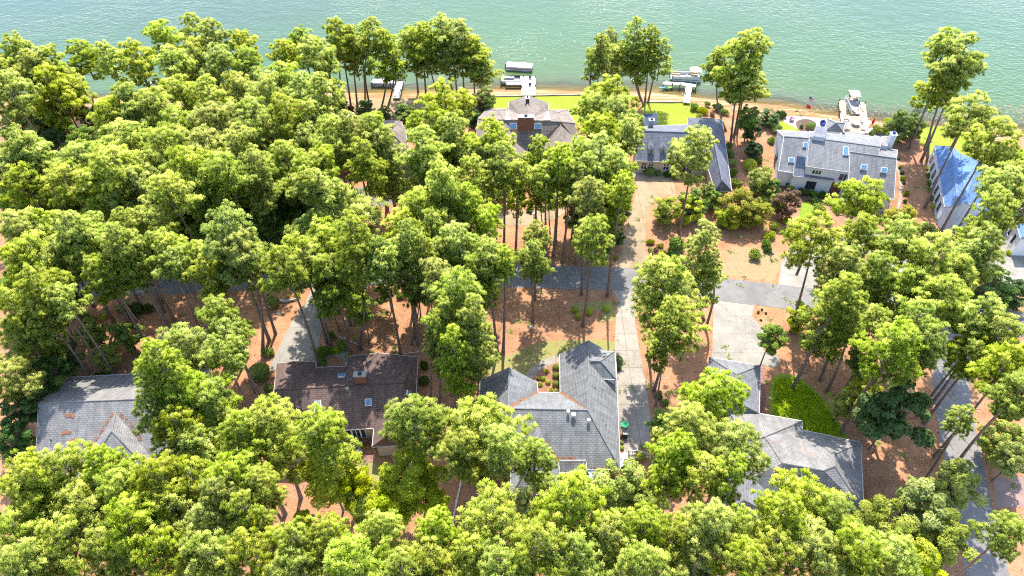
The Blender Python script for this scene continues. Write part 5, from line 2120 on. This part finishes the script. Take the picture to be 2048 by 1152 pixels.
# (x, top y, half width in the photograph[, height][, base])
P_ = [
 # shore, top left
 (14, 73, 38), (50, 105, 34), (83, 97, 34), (83, 138, 50), (205, 88, 28), (258, 85, 38), (316, 45, 38), (378, 33, 32), (420, 42, 30), (478, 66, 34),
 (380, 82, 48), (335, 97, 34), (430, 92, 36), (484, 100, 38), (560, 82, 30), (597, 57, 32), (618, 75, 32), (648, 95, 32),
 (-25, 120, 45), (0, 150, 40),
 # interior of the left wood
 (350, 158, 46), (240, 172, 40), (300, 182, 46), (410, 160, 40), (468, 150, 44), (520, 150, 46), (560, 128, 40), (600, 150, 40), (640, 150, 36),
 (205, 205, 40), (265, 212, 46), (345, 222, 48), (425, 212, 50), (497, 205, 48), (565, 195, 44), (612, 205, 38),
 (232, 250, 50), (315, 262, 52), (395, 268, 50), (470, 255, 48), (535, 240, 46), (603, 255, 42),
 (20, 262, 40), (35, 275, 42), (-10, 300, 50), (60, 300, 38), (150, 292, 46), (215, 298, 50), (295, 308, 54), (365, 302, 58), (440, 315, 50), (262, 345, 50), (120, 335, 46), (30, 335, 46),
 (500, 305, 44), (560, 288, 40), (620, 310, 42), (640, 350, 36),
 (655, 240, 44), (680, 262, 34), (610, 340, 34), (185, 345, 48), (320, 355, 46), (395, 350, 44),
 # middle left
 (18, 428, 46), (75, 424, 46), (128, 432, 44), (182, 438, 42), (50, 478, 50), (118, 476, 48), (168, 490, 44), (15, 500, 44), (225, 455, 40), (60, 540, 44),
 (240, 420, 36), (330, 470, 38),
 (392, 488, 36), (404, 520, 36), (60, 600, 40), (10, 585, 40), (110, 575, 36),
 # big ones over the road
 (675, 386, 78), (625, 430, 60), (655, 455, 62), (610, 500, 46), (655, 520, 50),
 (838, 386, 56), (800, 425, 44), (868, 425, 56), (905, 455, 40), (965, 414, 48), (885, 480, 44), (930, 470, 44), (800, 478, 46),
 (975, 490, 40), (872, 528, 40), (950, 520, 40),
 # behind the road, centre
 (888, 168, 50), (857, 213, 42), (905, 232, 45), (843, 262, 44), (905, 292, 42), (858, 290, 42), (838, 326, 40), (880, 330, 40),
 (745, 230, 30), (697, 228, 36), (757, 258, 40), (635, 232, 40), (640, 300, 40), (720, 285, 34),
 (982, 243, 42), (972, 283, 40), (1004, 292, 40), (1082, 278, 34), (1120, 292, 34), (1155, 282, 38), (1204, 276, 48), (1238, 308, 40), (1172, 315, 36), (1036, 326, 28),
 (1222, 158, 50), (1190, 190, 36), (1238, 202, 46), (1208, 236, 46), (1258, 242, 34), (1215, 345, 42), (1248, 352, 30), (945, 320, 36), (930, 372, 34), (900, 385, 32), (1180, 360, 34),
 (1090, 330, 30), (1140, 335, 30),
 (1185, 100, 20), (1205, 70, 24),
 # right hand wood
 (1700, 500, 44), (1732, 440, 42), (1772, 510, 45), (1812, 447, 46), (1895, 480, 62), (1845, 540, 54), (1930, 520, 40), (1850, 612, 50), (1905, 560, 50), (1700, 560, 42), (1960, 480, 34),
 (1815, 655, 54), (1870, 660, 44),
 (2020, 640, 55), (1975, 655, 58), (2040, 700, 50), (2060, 760, 50),
 (2022, 285, 36), (2022, 338, 44), (2010, 385, 50), (1988, 432, 36), (2045, 330, 40), (2060, 380, 40), (1985, 460, 40),
 # around the big house
 (1340, 528, 62), (1360, 612, 56), (1445, 755, 60), (1388, 828, 56), (1485, 862, 60), (1365, 880, 46), (1410, 925, 50), (1470, 920, 44),
 (822, 806, 60), (965, 822, 78), (925, 870, 50), (1000, 870, 46), (1070, 890, 38),
 # left foreground
 (25, 640, 52), (10, 735, 44), (350, 663, 60), (300, 690, 40), (425, 600, 46), (440, 650, 44), (345, 750, 64), (300, 790, 46), (400, 778, 56), (340, 830, 50), (430, 680, 40),
 (300, 735, 34),
 (525, 815, 66), (633, 834, 55), (470, 842, 52), (384, 868, 56), 
 (110, 912, 66), (190, 905, 40), (30, 930, 60), (60, 985, 60), (150, 985, 62), (230, 950, 56), (300, 935, 54), (370, 935, 60), (450, 925, 56), (240, 1015, 62), (330, 1000, 60), (10, 1040, 62),
 (110, 1050, 66), (200, 1070, 60), (300, 1075, 64), (405, 1020, 60), (480, 1000, 46), (400, 1090, 64), (490, 1075, 56), (20, 1110, 60), (700, 1110, 80), (800, 1120, 60), (580, 1115, 56), (430, 965, 50),
 (510, 950, 40),
 # right foreground
 (985, 1008, 76), (1150, 980, 72), (1075, 1065, 62), (1225, 1050, 62), (1295, 1035, 50), (860, 1105, 62), (940, 1090, 56), (1150, 1085, 60), (1000, 1110, 60),
 (1430, 1030, 60), (1365, 1055, 50), (1490, 1040, 52), (1560, 1075, 58), (1625, 978, 72), (1580, 1000, 50), (1680, 1010, 60), (1640, 1075, 66), (1730, 1075, 60), (1800, 1100, 60), (1400, 1110, 60), (1290, 1110, 60),
 (1340, 940, 36),
 (2030, 1050, 44), (590, 478, 46), (555, 500, 42), (492, 492, 40), (340, 505, 38), (248, 505, 38), (190, 520, 38), (300, 470, 34), (765, 500, 36), (1010, 500, 26), (655, 1052, 46), (755, 1040, 44), (868, 1040, 42), (580, 1060, 40), (1500, 1110, 50),
]
for t in P_:
    tree(*t)
# pines whose foot shows
for (x, top, hw, kind, bx, by) in [
    (153, 85, 36, 'p', 188, 206), (105, 140, 40, 'p', 140, 285), (670, 40, 30, 'p', 703, 222), (700, 55, 26, 's', 715, 214), (742, 42, 30, 'p', 742, 222), (765, 60, 28, 's', 760, 226), (722, 50, 26, 's', 731, 204),
    (690, 60, 26, 'p', 690, 202), (780, 85, 26, 's', 775, 215),
    (820, 60, 36, 'p', 836, 184), (845, 48, 34, 'p', 852, 190), (880, 38, 40, 'p', 905, 186), (915, 42, 34, 'p', 928, 192), (945, 78, 34, 'p', 950, 198), (965, 120, 30, 'p', 960, 205), (850, 95, 34, 's', 875, 188), (905, 90, 32, 's', 915, 200),
    (1222, 60, 24, 's', 1232, 190), (1228, 88, 42, 'p', 1226, 200), (1273, 38, 30, 's', 1282, 200), (1305, 55, 26, 's', 1290, 204), (1328, 78, 24, 's', 1296, 206), (1285, 90, 30, 's', 1288, 212),
    (1512, 63, 36, 'p', 1468, 274), (1482, 92, 46, 'p', 1462, 280), (1440, 102, 24, 'p', 1452, 262), (1500, 130, 40, 'p', 1474, 268),
    (1395, 262, 48, 'p', 1358, 466), (1735, 368, 54, 'p', 1700, 520),
    (1900, 60, 36, 'o', 1818, 298), (1940, 75, 44, 'p', 1842, 322), (1925, 115, 42, 'p', 1856, 318), (1885, 150, 34, 'o', 1848, 300),
    (1958, 195, 52, 'o', 1849, 416), (2010, 240, 48, 'o', 1878, 470),
    (1066, 486, 31, 'p', 1066, 644), (1073, 450, 32, 'o', 1070, 600), (1190, 440, 46, 'o', 1166, 652), (1212, 430, 34, 'o', 1188, 522),
    (1640, 440, 66, 'o', 1584, 648), (1415, 448, 42, 's', 1408, 640), (1428, 510, 36, 's', 1410, 660),
    (285, 420, 54, 'p', 329, 624), (440, 424, 58, 'p', 539, 682), (465, 470, 40, 'p', 525, 705), (165, 445, 44, 'o', 231, 652), (110, 470, 40, 'p', 165, 640),
    (700, 440, 50, 'p', 718, 698), (745, 480, 34, 'g', 724, 700), (810, 450, 40, 's', 836, 690), (845, 470, 34, 's', 822, 690),
    (912, 548, 54, 'p', 905, 790), (945, 600, 46, 's', 925, 830), (885, 600, 40, 's', 880, 820), (960, 640, 36, 's', 955, 800), (905, 660, 44, 's', 915, 860), (865, 640, 30, 's', 862, 800),
    (1010, 345, 20, 's', 985, 470), (1035, 350, 18, 's', 1032, 492), (1060, 330, 24, 's', 1076, 466), (1078, 360, 16, 's', 1085, 455), (1095, 350, 18, 's', 1100, 470), (1118, 318, 24, 's', 1112, 486),
    (1150, 340, 26, 's', 1152, 465), (1165, 330, 30, 's', 1160, 460), (1190, 345, 30, 's', 1185, 480), (985, 350, 22, 's', 958, 462), (1004, 360, 20, 's', 996, 404), (940, 370, 22, 's', 928, 410), (1225, 380, 26, 's', 1215, 500),
    (1130, 345, 18, 's', 1132, 458),
    (765, 330, 24, 's', 780, 440), (790, 330, 26, 's', 790, 445), (750, 345, 20, 's', 762, 425),
    (1690, 560, 42, 's', 1640, 760), (1725, 590, 40, 's', 1655, 780), (1760, 620, 40, 'o', 1700, 770), (1935, 820, 30, 'o', 1840, 975),
    (1985, 600, 46, 'o', 1860, 812), (1345, 600, 30, 's', 1312, 812),
]:
    tree(x, top, hw, None, kind, (bx, by))
# leafy trees
for (x, top, hw, h, kind) in [
    (645, 905, 82, 14, 'y'), (700, 950, 50, 11, 'y'), (815, 925, 78, 13, 'y'), (770, 985, 56, 10, 'y'), (870, 1000, 40, 9, 'y'), (722, 985, 50, 9, 'y'), (600, 1040, 34, 8, 'y'),
    (1255, 950, 74, 9, 'v'), (1180, 975, 40, 7, 'v'), (1300, 990, 50, 7, 'v'), (1330, 832, 38, 8, 'g'), (1345, 880, 34, 7, 'g'),
    (1822, 785, 84, 13, 'm'), (1935, 945, 60, 10, 'v'), (1870, 985, 76, 10, 'v'), (1790, 1030, 76, 9, 'v'), (1910, 1050, 70, 9, 'v'), (1830, 1090, 70, 9, 'y'), (1860, 1110, 50, 8, 'y'),
    (1742, 765, 42, 8, 'y'), (1700, 790, 36, 6, 'v'), (1553, 655, 38, 8, 'g'), (1690, 625, 46, 10, 'g'), (1605, 620, 30, 5, 'y'), (1740, 700, 40, 9, 'g'), (1640, 660, 34, 7, 'g'),
    (1485, 390, 48, 6, 'h'), (1520, 405, 34, 5, 'h'), (1460, 420, 30, 4, 'y'), (1335, 400, 34, 5, 'y'), (1385, 398, 32, 5, 'y'), (1585, 385, 32, 6, 'r'), (1560, 392, 20, 4, 'v'),
    (1530, 342, 34, 5, 'v'), (1548, 362, 22, 4, 'g'), (1815, 420, 40, 6, 'h'), (1860, 450, 30, 4, 'v'), (2000, 550, 56, 9, 'g'), (2040, 570, 40, 8, 'd'), (1985, 590, 30, 6, 'd'),
    (2030, 860, 50, 9, 'v'), (2045, 900, 40, 9, 'v'), (2030, 800, 34, 8, 'g'),
    (1390, 385, 34, 5, 'g'), (1430, 382, 22, 4, 'g'), (1420, 370, 20, 4, 'v'), (1818, 225, 36, 7, 'g'), (1840, 235, 26, 5, 'g'), (1800, 232, 18, 3, 'g'),
    (30, 215, 48, 12, 'v'), (60, 235, 30, 10, 'v'), (90, 205, 36, 11, 'd'), (105, 240, 36, 7, 'd'), (75, 262, 30, 5, 'd'), (60, 190, 30, 10, 'd'),
    (560, 335, 44, 13, 'g'), (520, 360, 40, 11, 'd'), (575, 370, 44, 11, 'd'), (470, 375, 44, 11, 'g'), (415, 385, 42, 10, 'g'), (350, 395, 44, 10, 'g'), (290, 385, 44, 10, 'g'), (230, 378, 44, 10, 'g'), (165, 375, 46, 11, 'g'),
    (110, 370, 44, 11, 'g'), (60, 372, 44, 11, 'v'), (10, 378, 44, 11, 'g'), (540, 415, 44, 8, 'd'), (480, 430, 34, 7, 'g'), (590, 400, 30, 8, 'd'), (400, 430, 30, 7, 'd'), (345, 440, 30, 6, 'g'),
    (380, 145, 40, 10, 'd'), (470, 160, 36, 9, 'd'), (430, 150, 40, 10, 'd'),
    (120, 560, 40, 8, 'd'), (60, 640, 44, 8, 'g'), (95, 690, 46, 7, 'd'), (30, 790, 44, 9, 'd'), (60, 750, 46, 9, 'd'), (85, 720, 40, 8, 'd'), (10, 850, 40, 8, 'd'), (170, 648, 36, 6, 'v'), (238, 652, 36, 6, 'g'), (200, 700, 30, 5, 'v'),
    (100, 600, 40, 8, 'g'), (20, 560, 44, 9, 'g'),
    (620, 180, 36, 9, 'g'), (655, 205, 26, 6, 'g'), (730, 205, 22, 3, 'g'), (765, 215, 16, 2, 'g'), (810, 212, 30, 5, 'g'), (675, 195, 20, 4, 'g'), (955, 190, 20, 6, 'r'), (968, 180, 26, 7, 'g'), (942, 215, 24, 6, 'd'),
    (1205, 400, 30, 8, 'g'), (1235, 460, 20, 4, 'd'), (1240, 410, 24, 6, 'd'), (1170, 420, 26, 6, 'g'), (1500, 215, 26, 8, 'g'), (1508, 240, 24, 5, 'd'), (1540, 225, 26, 3, 'd'), (1510, 285, 22, 4, 'd'),
    (1150, 420, 24, 6, 'g'), (870, 375, 36, 9, 'g'), (930, 420, 26, 6, 'd'), (700, 380, 30, 7, 'g'), (660, 360, 34, 8, 'g'),
    (720, 600, 34, 9, 'g'), (690, 560, 36, 10, 'g'), (660, 600, 24, 7, 'g'), (770, 560, 26, 7, 'g'), (830, 560, 30, 8, 'g'), (930, 900, 40, 6, 'g'), (1090, 960, 36, 6, 'v'), (1050, 985, 30, 5, 'v'),
]:
    tree(x, top, hw, h, kind)
# understory between the crowns of the left wood
for (x, top, hw, h, kind) in [(60 + 62 * i + (j % 2) * 30 + RND.uniform(-10, 10), 185 + 44 * j + RND.uniform(-8, 8), RND.uniform(28, 42), RND.uniform(8, 13), 'gdvgg'[(i * 3 + j) % 5])
                              for i in range(10) for j in range(6) if not (j == 0 and i < 2)]:
    if x < 640 - (40 if top < 230 else 0):
        tree(x, top + 30, hw, h, kind)


# labels that single each tree out, from its look and what it stands by
WORDS = {'m': 'dark glossy magnolia', 'y': 'lime green leafy tree', 'g': 'mid green leafy tree', 'v': 'olive green leafy tree', 'r': 'russet leaved small tree',
         'd': 'dark leafy tree', 'h': 'golden green leafy tree', 'p': 'pine', 'o': 'open crowned pine', 's': 'slender pine'}
ORD = ['', 'second ', 'third ', 'fourth ', 'fifth ', 'sixth ', 'seventh ', 'eighth ', 'ninth ', 'tenth ', 'eleventh ', 'twelfth ']
buckets = {}
for t in TREES:
    nm, mx, my = landmark(t['px'], t['py'])
    dx, dy = t['px'] - mx, t['py'] - my
    if abs(dx) > abs(dy):
        rel = 'right of the' if dx > 0 else 'left of the'
    else:
        rel = 'in front of the' if dy > 0 else 'behind the'
    if 'edge' in nm or 'corner' in nm:
        rel = 'near the'
    look = WORDS[t['kind']]
    if t['kind'] == 'p':
        look = ('broad ' if t['r'] > 4.4 else 'narrow ' if t['r'] < 3.0 else 'full ') + look
    t['cat'] = 'pine tree' if t['kind'] in 'pos' else 'magnolia' if t['kind'] == 'm' else 'tree'
    buckets.setdefault((look, rel, nm), []).append((dx * dx + dy * dy, t))
for (look, rel, nm), L_ in buckets.items():
    L_.sort(key=lambda q: q[0])
    for k, (_, t) in enumerate(L_):
        lab = f'{look} {rel} {nm}'
        if len(L_) > 1 and len(lab.split()) > 14:
            lab = lab.replace(' leafy tree', ' tree').replace(' leaved small', '').replace(' in the left wood', ' at the left')
        if len(L_) > 1:
            lab += f', {ORD[k]}nearest' if k < 12 else f', number {k + 1} away from it'
        tag(t['o'], lab, t['cat'], 'tall pines among the houses' if t['kind'] in 'pos' else 'leafy trees between the pines')

# ---------------------------------------------------------------- shrubs
SHRUBS = []
SH_MAT = {'g': 'leaf_mid', 'y': 'leaf_lime', 'd': 'leaf_dark', 'v': 'leaf_olive', 'r': 'leaf_red', 'h': 'leaf_yellow'}


def shrub(x, y, rp, k='g', ball=False, tall=1.0):
    """x, y is the middle of the shrub in the photograph, rp its radius there"""
    p0 = at(x, y, .6)
    r = rp * depth_of(p0) / F
    p = at(x, y, r * .6 * tall)
    o = bpy.data.objects.new('clipped_bush' if ball else 'shrub', (BALL if ball else BUSH)[len(SHRUBS) % (2 if ball else 4)])
    COL.objects.link(o)
    o.location = (p.x, p.y, 0)
    o.scale = (r, r, r * tall)
    o.rotation_euler = (0, 0, RND.uniform(0, 6.28))
    o.material_slots[0].link = 'OBJECT'
    o.material_slots[0].material = M[SH_MAT[k]]
    SHRUBS.append(dict(o=o, px=x, py=y, kind=k, ball=ball, r=r))


for (x, y, r, k, b) in [
    (1149, 619, 7.5, 'y', 1), (1156, 632.5, 8, 'y', 1), (1177.5, 623, 8.5, 'y', 1), (1213, 617, 8, 'y', 1),
    (1112, 735, 7.5, 'g', 1), (1112, 751, 7.5, 'g', 1), (1112, 768, 7.5, 'g', 1), (1096, 764, 5.5, 'y', 1), (1080, 768, 6, 'y', 0), (1086, 757, 5, 'y', 1), (1101, 780, 5, 'y', 0), (1112, 781, 5, 'y', 0), (1078, 757, 5, 'g', 0),
    (1092, 742, 5, 'y', 0), (1236, 720, 10, 'g', 1), (1237, 735, 7, 'g', 0),
    (517, 746, 21, 'g', 1), (527, 738, 12, 'v', 1), (535, 702, 13, 'g', 0), (545, 606, 14, 'g', 1), (538, 776, 10, 'g', 1), (536, 800, 9, 'g', 1), (540, 790, 7, 'g', 0), (848, 762, 11, 'd', 1), (845, 800, 10, 'g', 1), (848, 730, 12, 'd', 0),
    (650, 705, 17, 'g', 0), (670, 700, 10, 'y', 0), (640, 725, 12, 'g', 0), (683, 690, 14, 'g', 0), (695, 715, 8, 'v', 0), (745, 709, 9, 'y', 0), (660, 670, 12, 'g', 0),
    (1301, 483, 9, 'h', 0), (1320, 490, 7, 'h', 0), (1312, 500, 7, 'r', 0), (1326, 504, 7, 'y', 0), (1303, 508, 5, 'd', 0), (1317, 511, 7, 'r', 0), (1331, 520, 11, 'y', 1), (1351, 486, 20, 'g', 0), (1345, 508, 12, 'd', 0),
    (1300, 500, 6, 'v', 0), (1510, 509, 15, 'v', 0), (1532, 485, 12, 'g', 0), (1540, 470, 14, 'y', 0), (1550, 450, 12, 'v', 0), (1536, 500, 9, 'd', 0), (1600, 470, 12, 'v', 0), (1575, 440, 12, 'y', 0), (1640, 420, 14, 'v', 0),
    (1655, 440, 12, 'g', 0), (1630, 400, 10, 'd', 0), (1560, 415, 10, 'g', 0), (1530, 400, 14, 'v', 0), (1515, 420, 12, 'g', 0),
    (1576, 367, 9, 'd', 0), (1582, 373, 8, 'y', 1), (1598, 382, 9, 'd', 0), (1612, 384, 9, 'd', 0), (1628, 387, 10, 'g', 0), (1645, 388, 9, 'd', 0), (1656, 394, 8, 'g', 0), (1590, 388, 8, 'r', 0),
    (1788, 299, 4, 'g', 1), (1797, 317, 4, 'd', 0), (1801, 334, 4.5, 'y', 0), (1804, 345, 5, 'd', 0), (1805, 356, 6.5, 'h', 0), (1808, 365, 4.5, 'd', 0), (1811, 386, 7, 'h', 0), (1810, 402, 5, 'd', 0),
    (1300, 343, 11, 'g', 1), (1288, 340, 9, 'g', 0), (1318, 345, 8, 'g', 0), (1335, 348, 9, 'd', 0), (1350, 352, 9, 'g', 0), (1458, 290, 9, 'g', 0), (1460, 308, 10, 'g', 0), (1464, 326, 11, 'v', 0), (1468, 345, 11, 'g', 0),
    (1472, 365, 14, 'v', 0), (1480, 385, 12, 'g', 0), (1500, 330, 14, 'y', 1), (1510, 300, 16, 'd', 1), (1515, 320, 12, 'g', 0), (1508, 345, 12, 'y', 0),
    (1858, 322, 6, 'g', 0), (1856, 336, 6, 'y', 0), (1858, 350, 7, 'g', 0), (1860, 365, 7, 'g', 0), (1862, 380, 7, 'g', 0), (1866, 395, 8, 'g', 0), (1870, 412, 9, 'y', 0), (1898, 430, 14, 'd', 0), (1885, 440, 12, 'g', 0),
    (1388, 213, 11, 'g', 0), (1406, 220, 12, 'y', 0), (1415, 207, 7, 'g', 0), (1436, 214, 12, 'd', 0), (1400, 232, 8, 'v', 0), (1425, 228, 7, 'r', 0), (1450, 225, 9, 'g', 0),
    (1603, 253, 5, 'd', 0), (1621, 252, 9, 'g', 1), (1562, 228, 12, 'd', 0), (1545, 235, 12, 'd', 0), (1553, 258, 13, 'g', 0), (1545, 280, 10, 'g', 0), (1755, 258, 12, 'v', 0), (1772, 262, 10, 'g', 0), (1742, 266, 8, 'g', 0),
    (1778, 242, 9, 'y', 0), (1838, 210, 10, 'g', 0), (1800, 260, 12, 'd', 0),
    (268, 620, 20, 'd', 0), (245, 616, 14, 'v', 0), (295, 615, 14, 'd', 0), (212, 634, 8, 'y', 0), (170, 634, 8, 'g', 0), (185, 640, 8, 'd', 0), (320, 600, 9, 'g', 0), (210, 745, 14, 'g', 0), (190, 755, 12, 'd', 0),
    (595, 590, 7, 'y', 0), (575, 592, 5, 'y', 0), (1320, 790, 10, 'd', 0), (1330, 805, 9, 'g', 0), (1310, 860, 9, 'g', 0), (1281, 912, 11, 'y', 1), (1250, 940, 8, 'g', 1), (1243, 895, 6, 'y', 0), (1244, 885, 5, 'v', 0),
    (1253, 958, 8, 'v', 0), (1516, 624, 3.5, 'd', 0), (1524, 619, 3, 'd', 0), (1532, 626, 3, 'd', 0), (1522, 640, 3, 'd', 0), (1738, 1005, 7, 'g', 0), (1700, 468, 12, 'g', 0),
    (1228, 540 - 95, 9, 'h', 0), (1230, 515, 7, 'h', 0), (1215, 500, 8, 'g', 0), (1205, 470, 8, 'd', 0), (700, 216, 9, 'd', 0), (722, 222, 12, 'g', 0), (772, 232, 9, 'd', 0), (690, 205, 6, 'd', 0), (800, 225, 10, 'd', 0), (650, 235, 14, 'd', 0),
    (930, 225, 12, 'd', 0), (955, 225, 8, 'd', 0), (948, 200, 10, 'r', 0), (1180, 240, 10, 'g', 0), (600, 790, 5, 'g', 0), (1990, 290, 9, 'g', 0), (1940, 290, 12, 'g', 0), (1965, 300, 8, 'g', 0), (1975, 470, 8, 'g', 0),
    (2020, 470, 10, 'r', 0), (2024, 490, 10, 'v', 0), (2018, 505, 7, 'y', 0), (1160, 480, 7, 'd', 0), (1060, 420, 8, 'g', 0), (1040, 405, 8, 'd', 0), (700, 370, 8, 'y', 0), (1590, 655, 10, 'g', 0), (1640, 620, 12, 'y', 0),
    (1600, 605, 9, 'g', 0), (1460, 880, 10, 'd', 0), (100, 650, 20, 'd', 0), (130, 620, 16, 'd', 0), (50, 720, 20, 'd', 0), (30, 860, 18, 'd', 0), (20, 900, 20, 'd', 0), (60, 880, 12, 'g', 0),
    (500, 575, 9, 'g', 0), (760, 600, 8, 'g', 0), (800, 590, 9, 'g', 0), (770, 580, 8, 'v', 0),
]:
    shrub(x, y, r, k, bool(b))

for root, hh, mt in FLOWERS:
    o = bpy.data.objects.new('flowers', BUSH[0])
    COL.objects.link(o)
    o.parent = root
    o.location = (0, 0, hh - .05)
    o.scale = (.42, .42, .5)
    o.material_slots[0].link = 'OBJECT'
    o.material_slots[0].material = M[mt]

SW = {'g': 'green', 'y': 'bright lime', 'd': 'dark green', 'v': 'olive', 'r': 'russet', 'h': 'golden'}
bk = {}
for t in SHRUBS:
    nm, mx, my = landmark(t['px'], t['py'])
    dx, dy = t['px'] - mx, t['py'] - my
    rel = ('right of the' if dx > 0 else 'left of the') if abs(dx) > abs(dy) else ('in front of the' if dy > 0 else 'behind the')
    if 'edge' in nm or 'corner' in nm:
        rel = 'near the'
    bk.setdefault((SW[t['kind']] + (' round bush' if t['ball'] else ' shrub'), rel, nm), []).append((dx * dx + dy * dy, t))
for (look, rel, nm), L_ in bk.items():
    L_.sort(key=lambda q: q[0])
    for k, (_, t) in enumerate(L_):
        lab = f'{look} {rel} {nm}' + (f', {ORD[k]}nearest' if len(L_) > 1 else '')
        tag(t['o'], lab, 'bush', 'bushes in the gardens')

# ---------------------------------------------------------------- loose straw, twigs and weeds on the ground
g = np.random.default_rng(5)


def scatter(name, label, n, size, mat, box, asp=.12, up=.02, keep=None, clump=None):
    x = g.uniform(box[0], box[1], n)
    y = g.uniform(box[2], box[3], n)
    if clump:
        k = len(x) // clump
        cx, cy = x[:k], y[:k]
        x = np.repeat(cx, clump) + g.normal(0, .28, k * clump)
        y = np.repeat(cy, clump) + g.normal(0, .28, k * clump)
        n = len(x)
    a = g.uniform(0, 6.28, n)
    L = size * g.uniform(.5, 1.6, n)
    dx, dy = np.cos(a) * L * .5, np.sin(a) * L * .5
    wx, wy = -np.sin(a) * L * asp * .5, np.cos(a) * L * asp * .5
    z = g.uniform(.002, .012, n)
    z2 = z + L * up * g.uniform(0, 1, n)
    V = np.stack([np.stack([x - dx - wx, y - dy - wy, z], 1), np.stack([x + dx - wx, y + dy - wy, z2], 1), np.stack([x + dx + wx, y + dy + wy, z2], 1), np.stack([x - dx + wx, y - dy + wy, z], 1)], 1).reshape(-1, 3)
    q = np.arange(n)[:, None] * 4
    Fc = np.concatenate([q + np.array([0, 1, 2]), q + np.array([0, 2, 3])])
    tone = np.repeat(g.uniform(0, 1, n), 4)
    me = fast_mesh(name, V, Fc, tone, [mat])
    o = bpy.data.objects.new(name, me)
    COL.objects.link(o)
    tag(o, label, 'ground litter' if 'weed' not in name else 'weeds', None, 'stuff')


def fleck(name, c0, c1):
    m, n, l, b = new_mat(name)
    at_ = n.new('ShaderNodeAttribute')
    at_.attribute_name = 'tone'
    r = ramp(n, [(0, c0), (1, c1)])
    l.new(at_.outputs['Fac'], r.inputs[0])
    l.new(r.outputs[0], b.inputs['Base Color'])
    b.inputs['Roughness'].default_value = .9
    return m


scatter('fallen_needles', 'loose orange brown pine straw and twigs strewn over the ground', 90000, .34, fleck('straw_flecks', (.10, .05, .03), (.48, .27, .15)), (-115, 120, 25, 132), .18)
scatter('weed_patches', 'thin green weeds growing in patches through the pine straw', 24000, .22, fleck('weed_green', (.08, .12, .02), (.26, .30, .06)), (-110, 115, 26, 130), .35, .6, clump=30)

# leafy ground cover over the bright lawn
LP = [at(x, y) for x, y in [(1548, 760), (1590, 755), (1638, 793), (1662, 828), (1690, 878), (1656, 884), (1602, 866), (1548, 828)]]
xs, ys = [v.x for v in LP], [v.y for v in LP]
pts = []
while len(pts) < 9000:
    x, y = RND.uniform(min(xs), max(xs)), RND.uniform(min(ys), max(ys))
    if in_poly(x, y, LP):
        pts.append((x, y, RND.uniform(.02, .12)))
pts = np.array(pts)
n = len(pts)
nor = unit(g.normal(size=(n, 3)) * .5 + np.array([0, 0, 1]))
a = unit(np.cross(nor, unit(g.normal(size=(n, 3)))))
b = np.cross(nor, a)
sz = g.uniform(.08, .22, (n, 1))
V = np.stack([pts - a * sz, pts - b * sz * .5, pts + a * sz, pts + b * sz * .5], 1).reshape(-1, 3)
q4 = np.arange(n)[:, None] * 4
Fc = np.concatenate([q4 + np.array([0, 1, 2]), q4 + np.array([0, 2, 3])])
o = bpy.data.objects.new('ground_cover', fast_mesh('ground_cover', V, Fc, np.repeat(g.uniform(0, 1, n), 4), [M['cover_leaf']]))
COL.objects.link(o)
tag(o, 'low bright green leafy ground cover filling the bed beside the hipped grey house', 'ground cover', None, 'stuff')
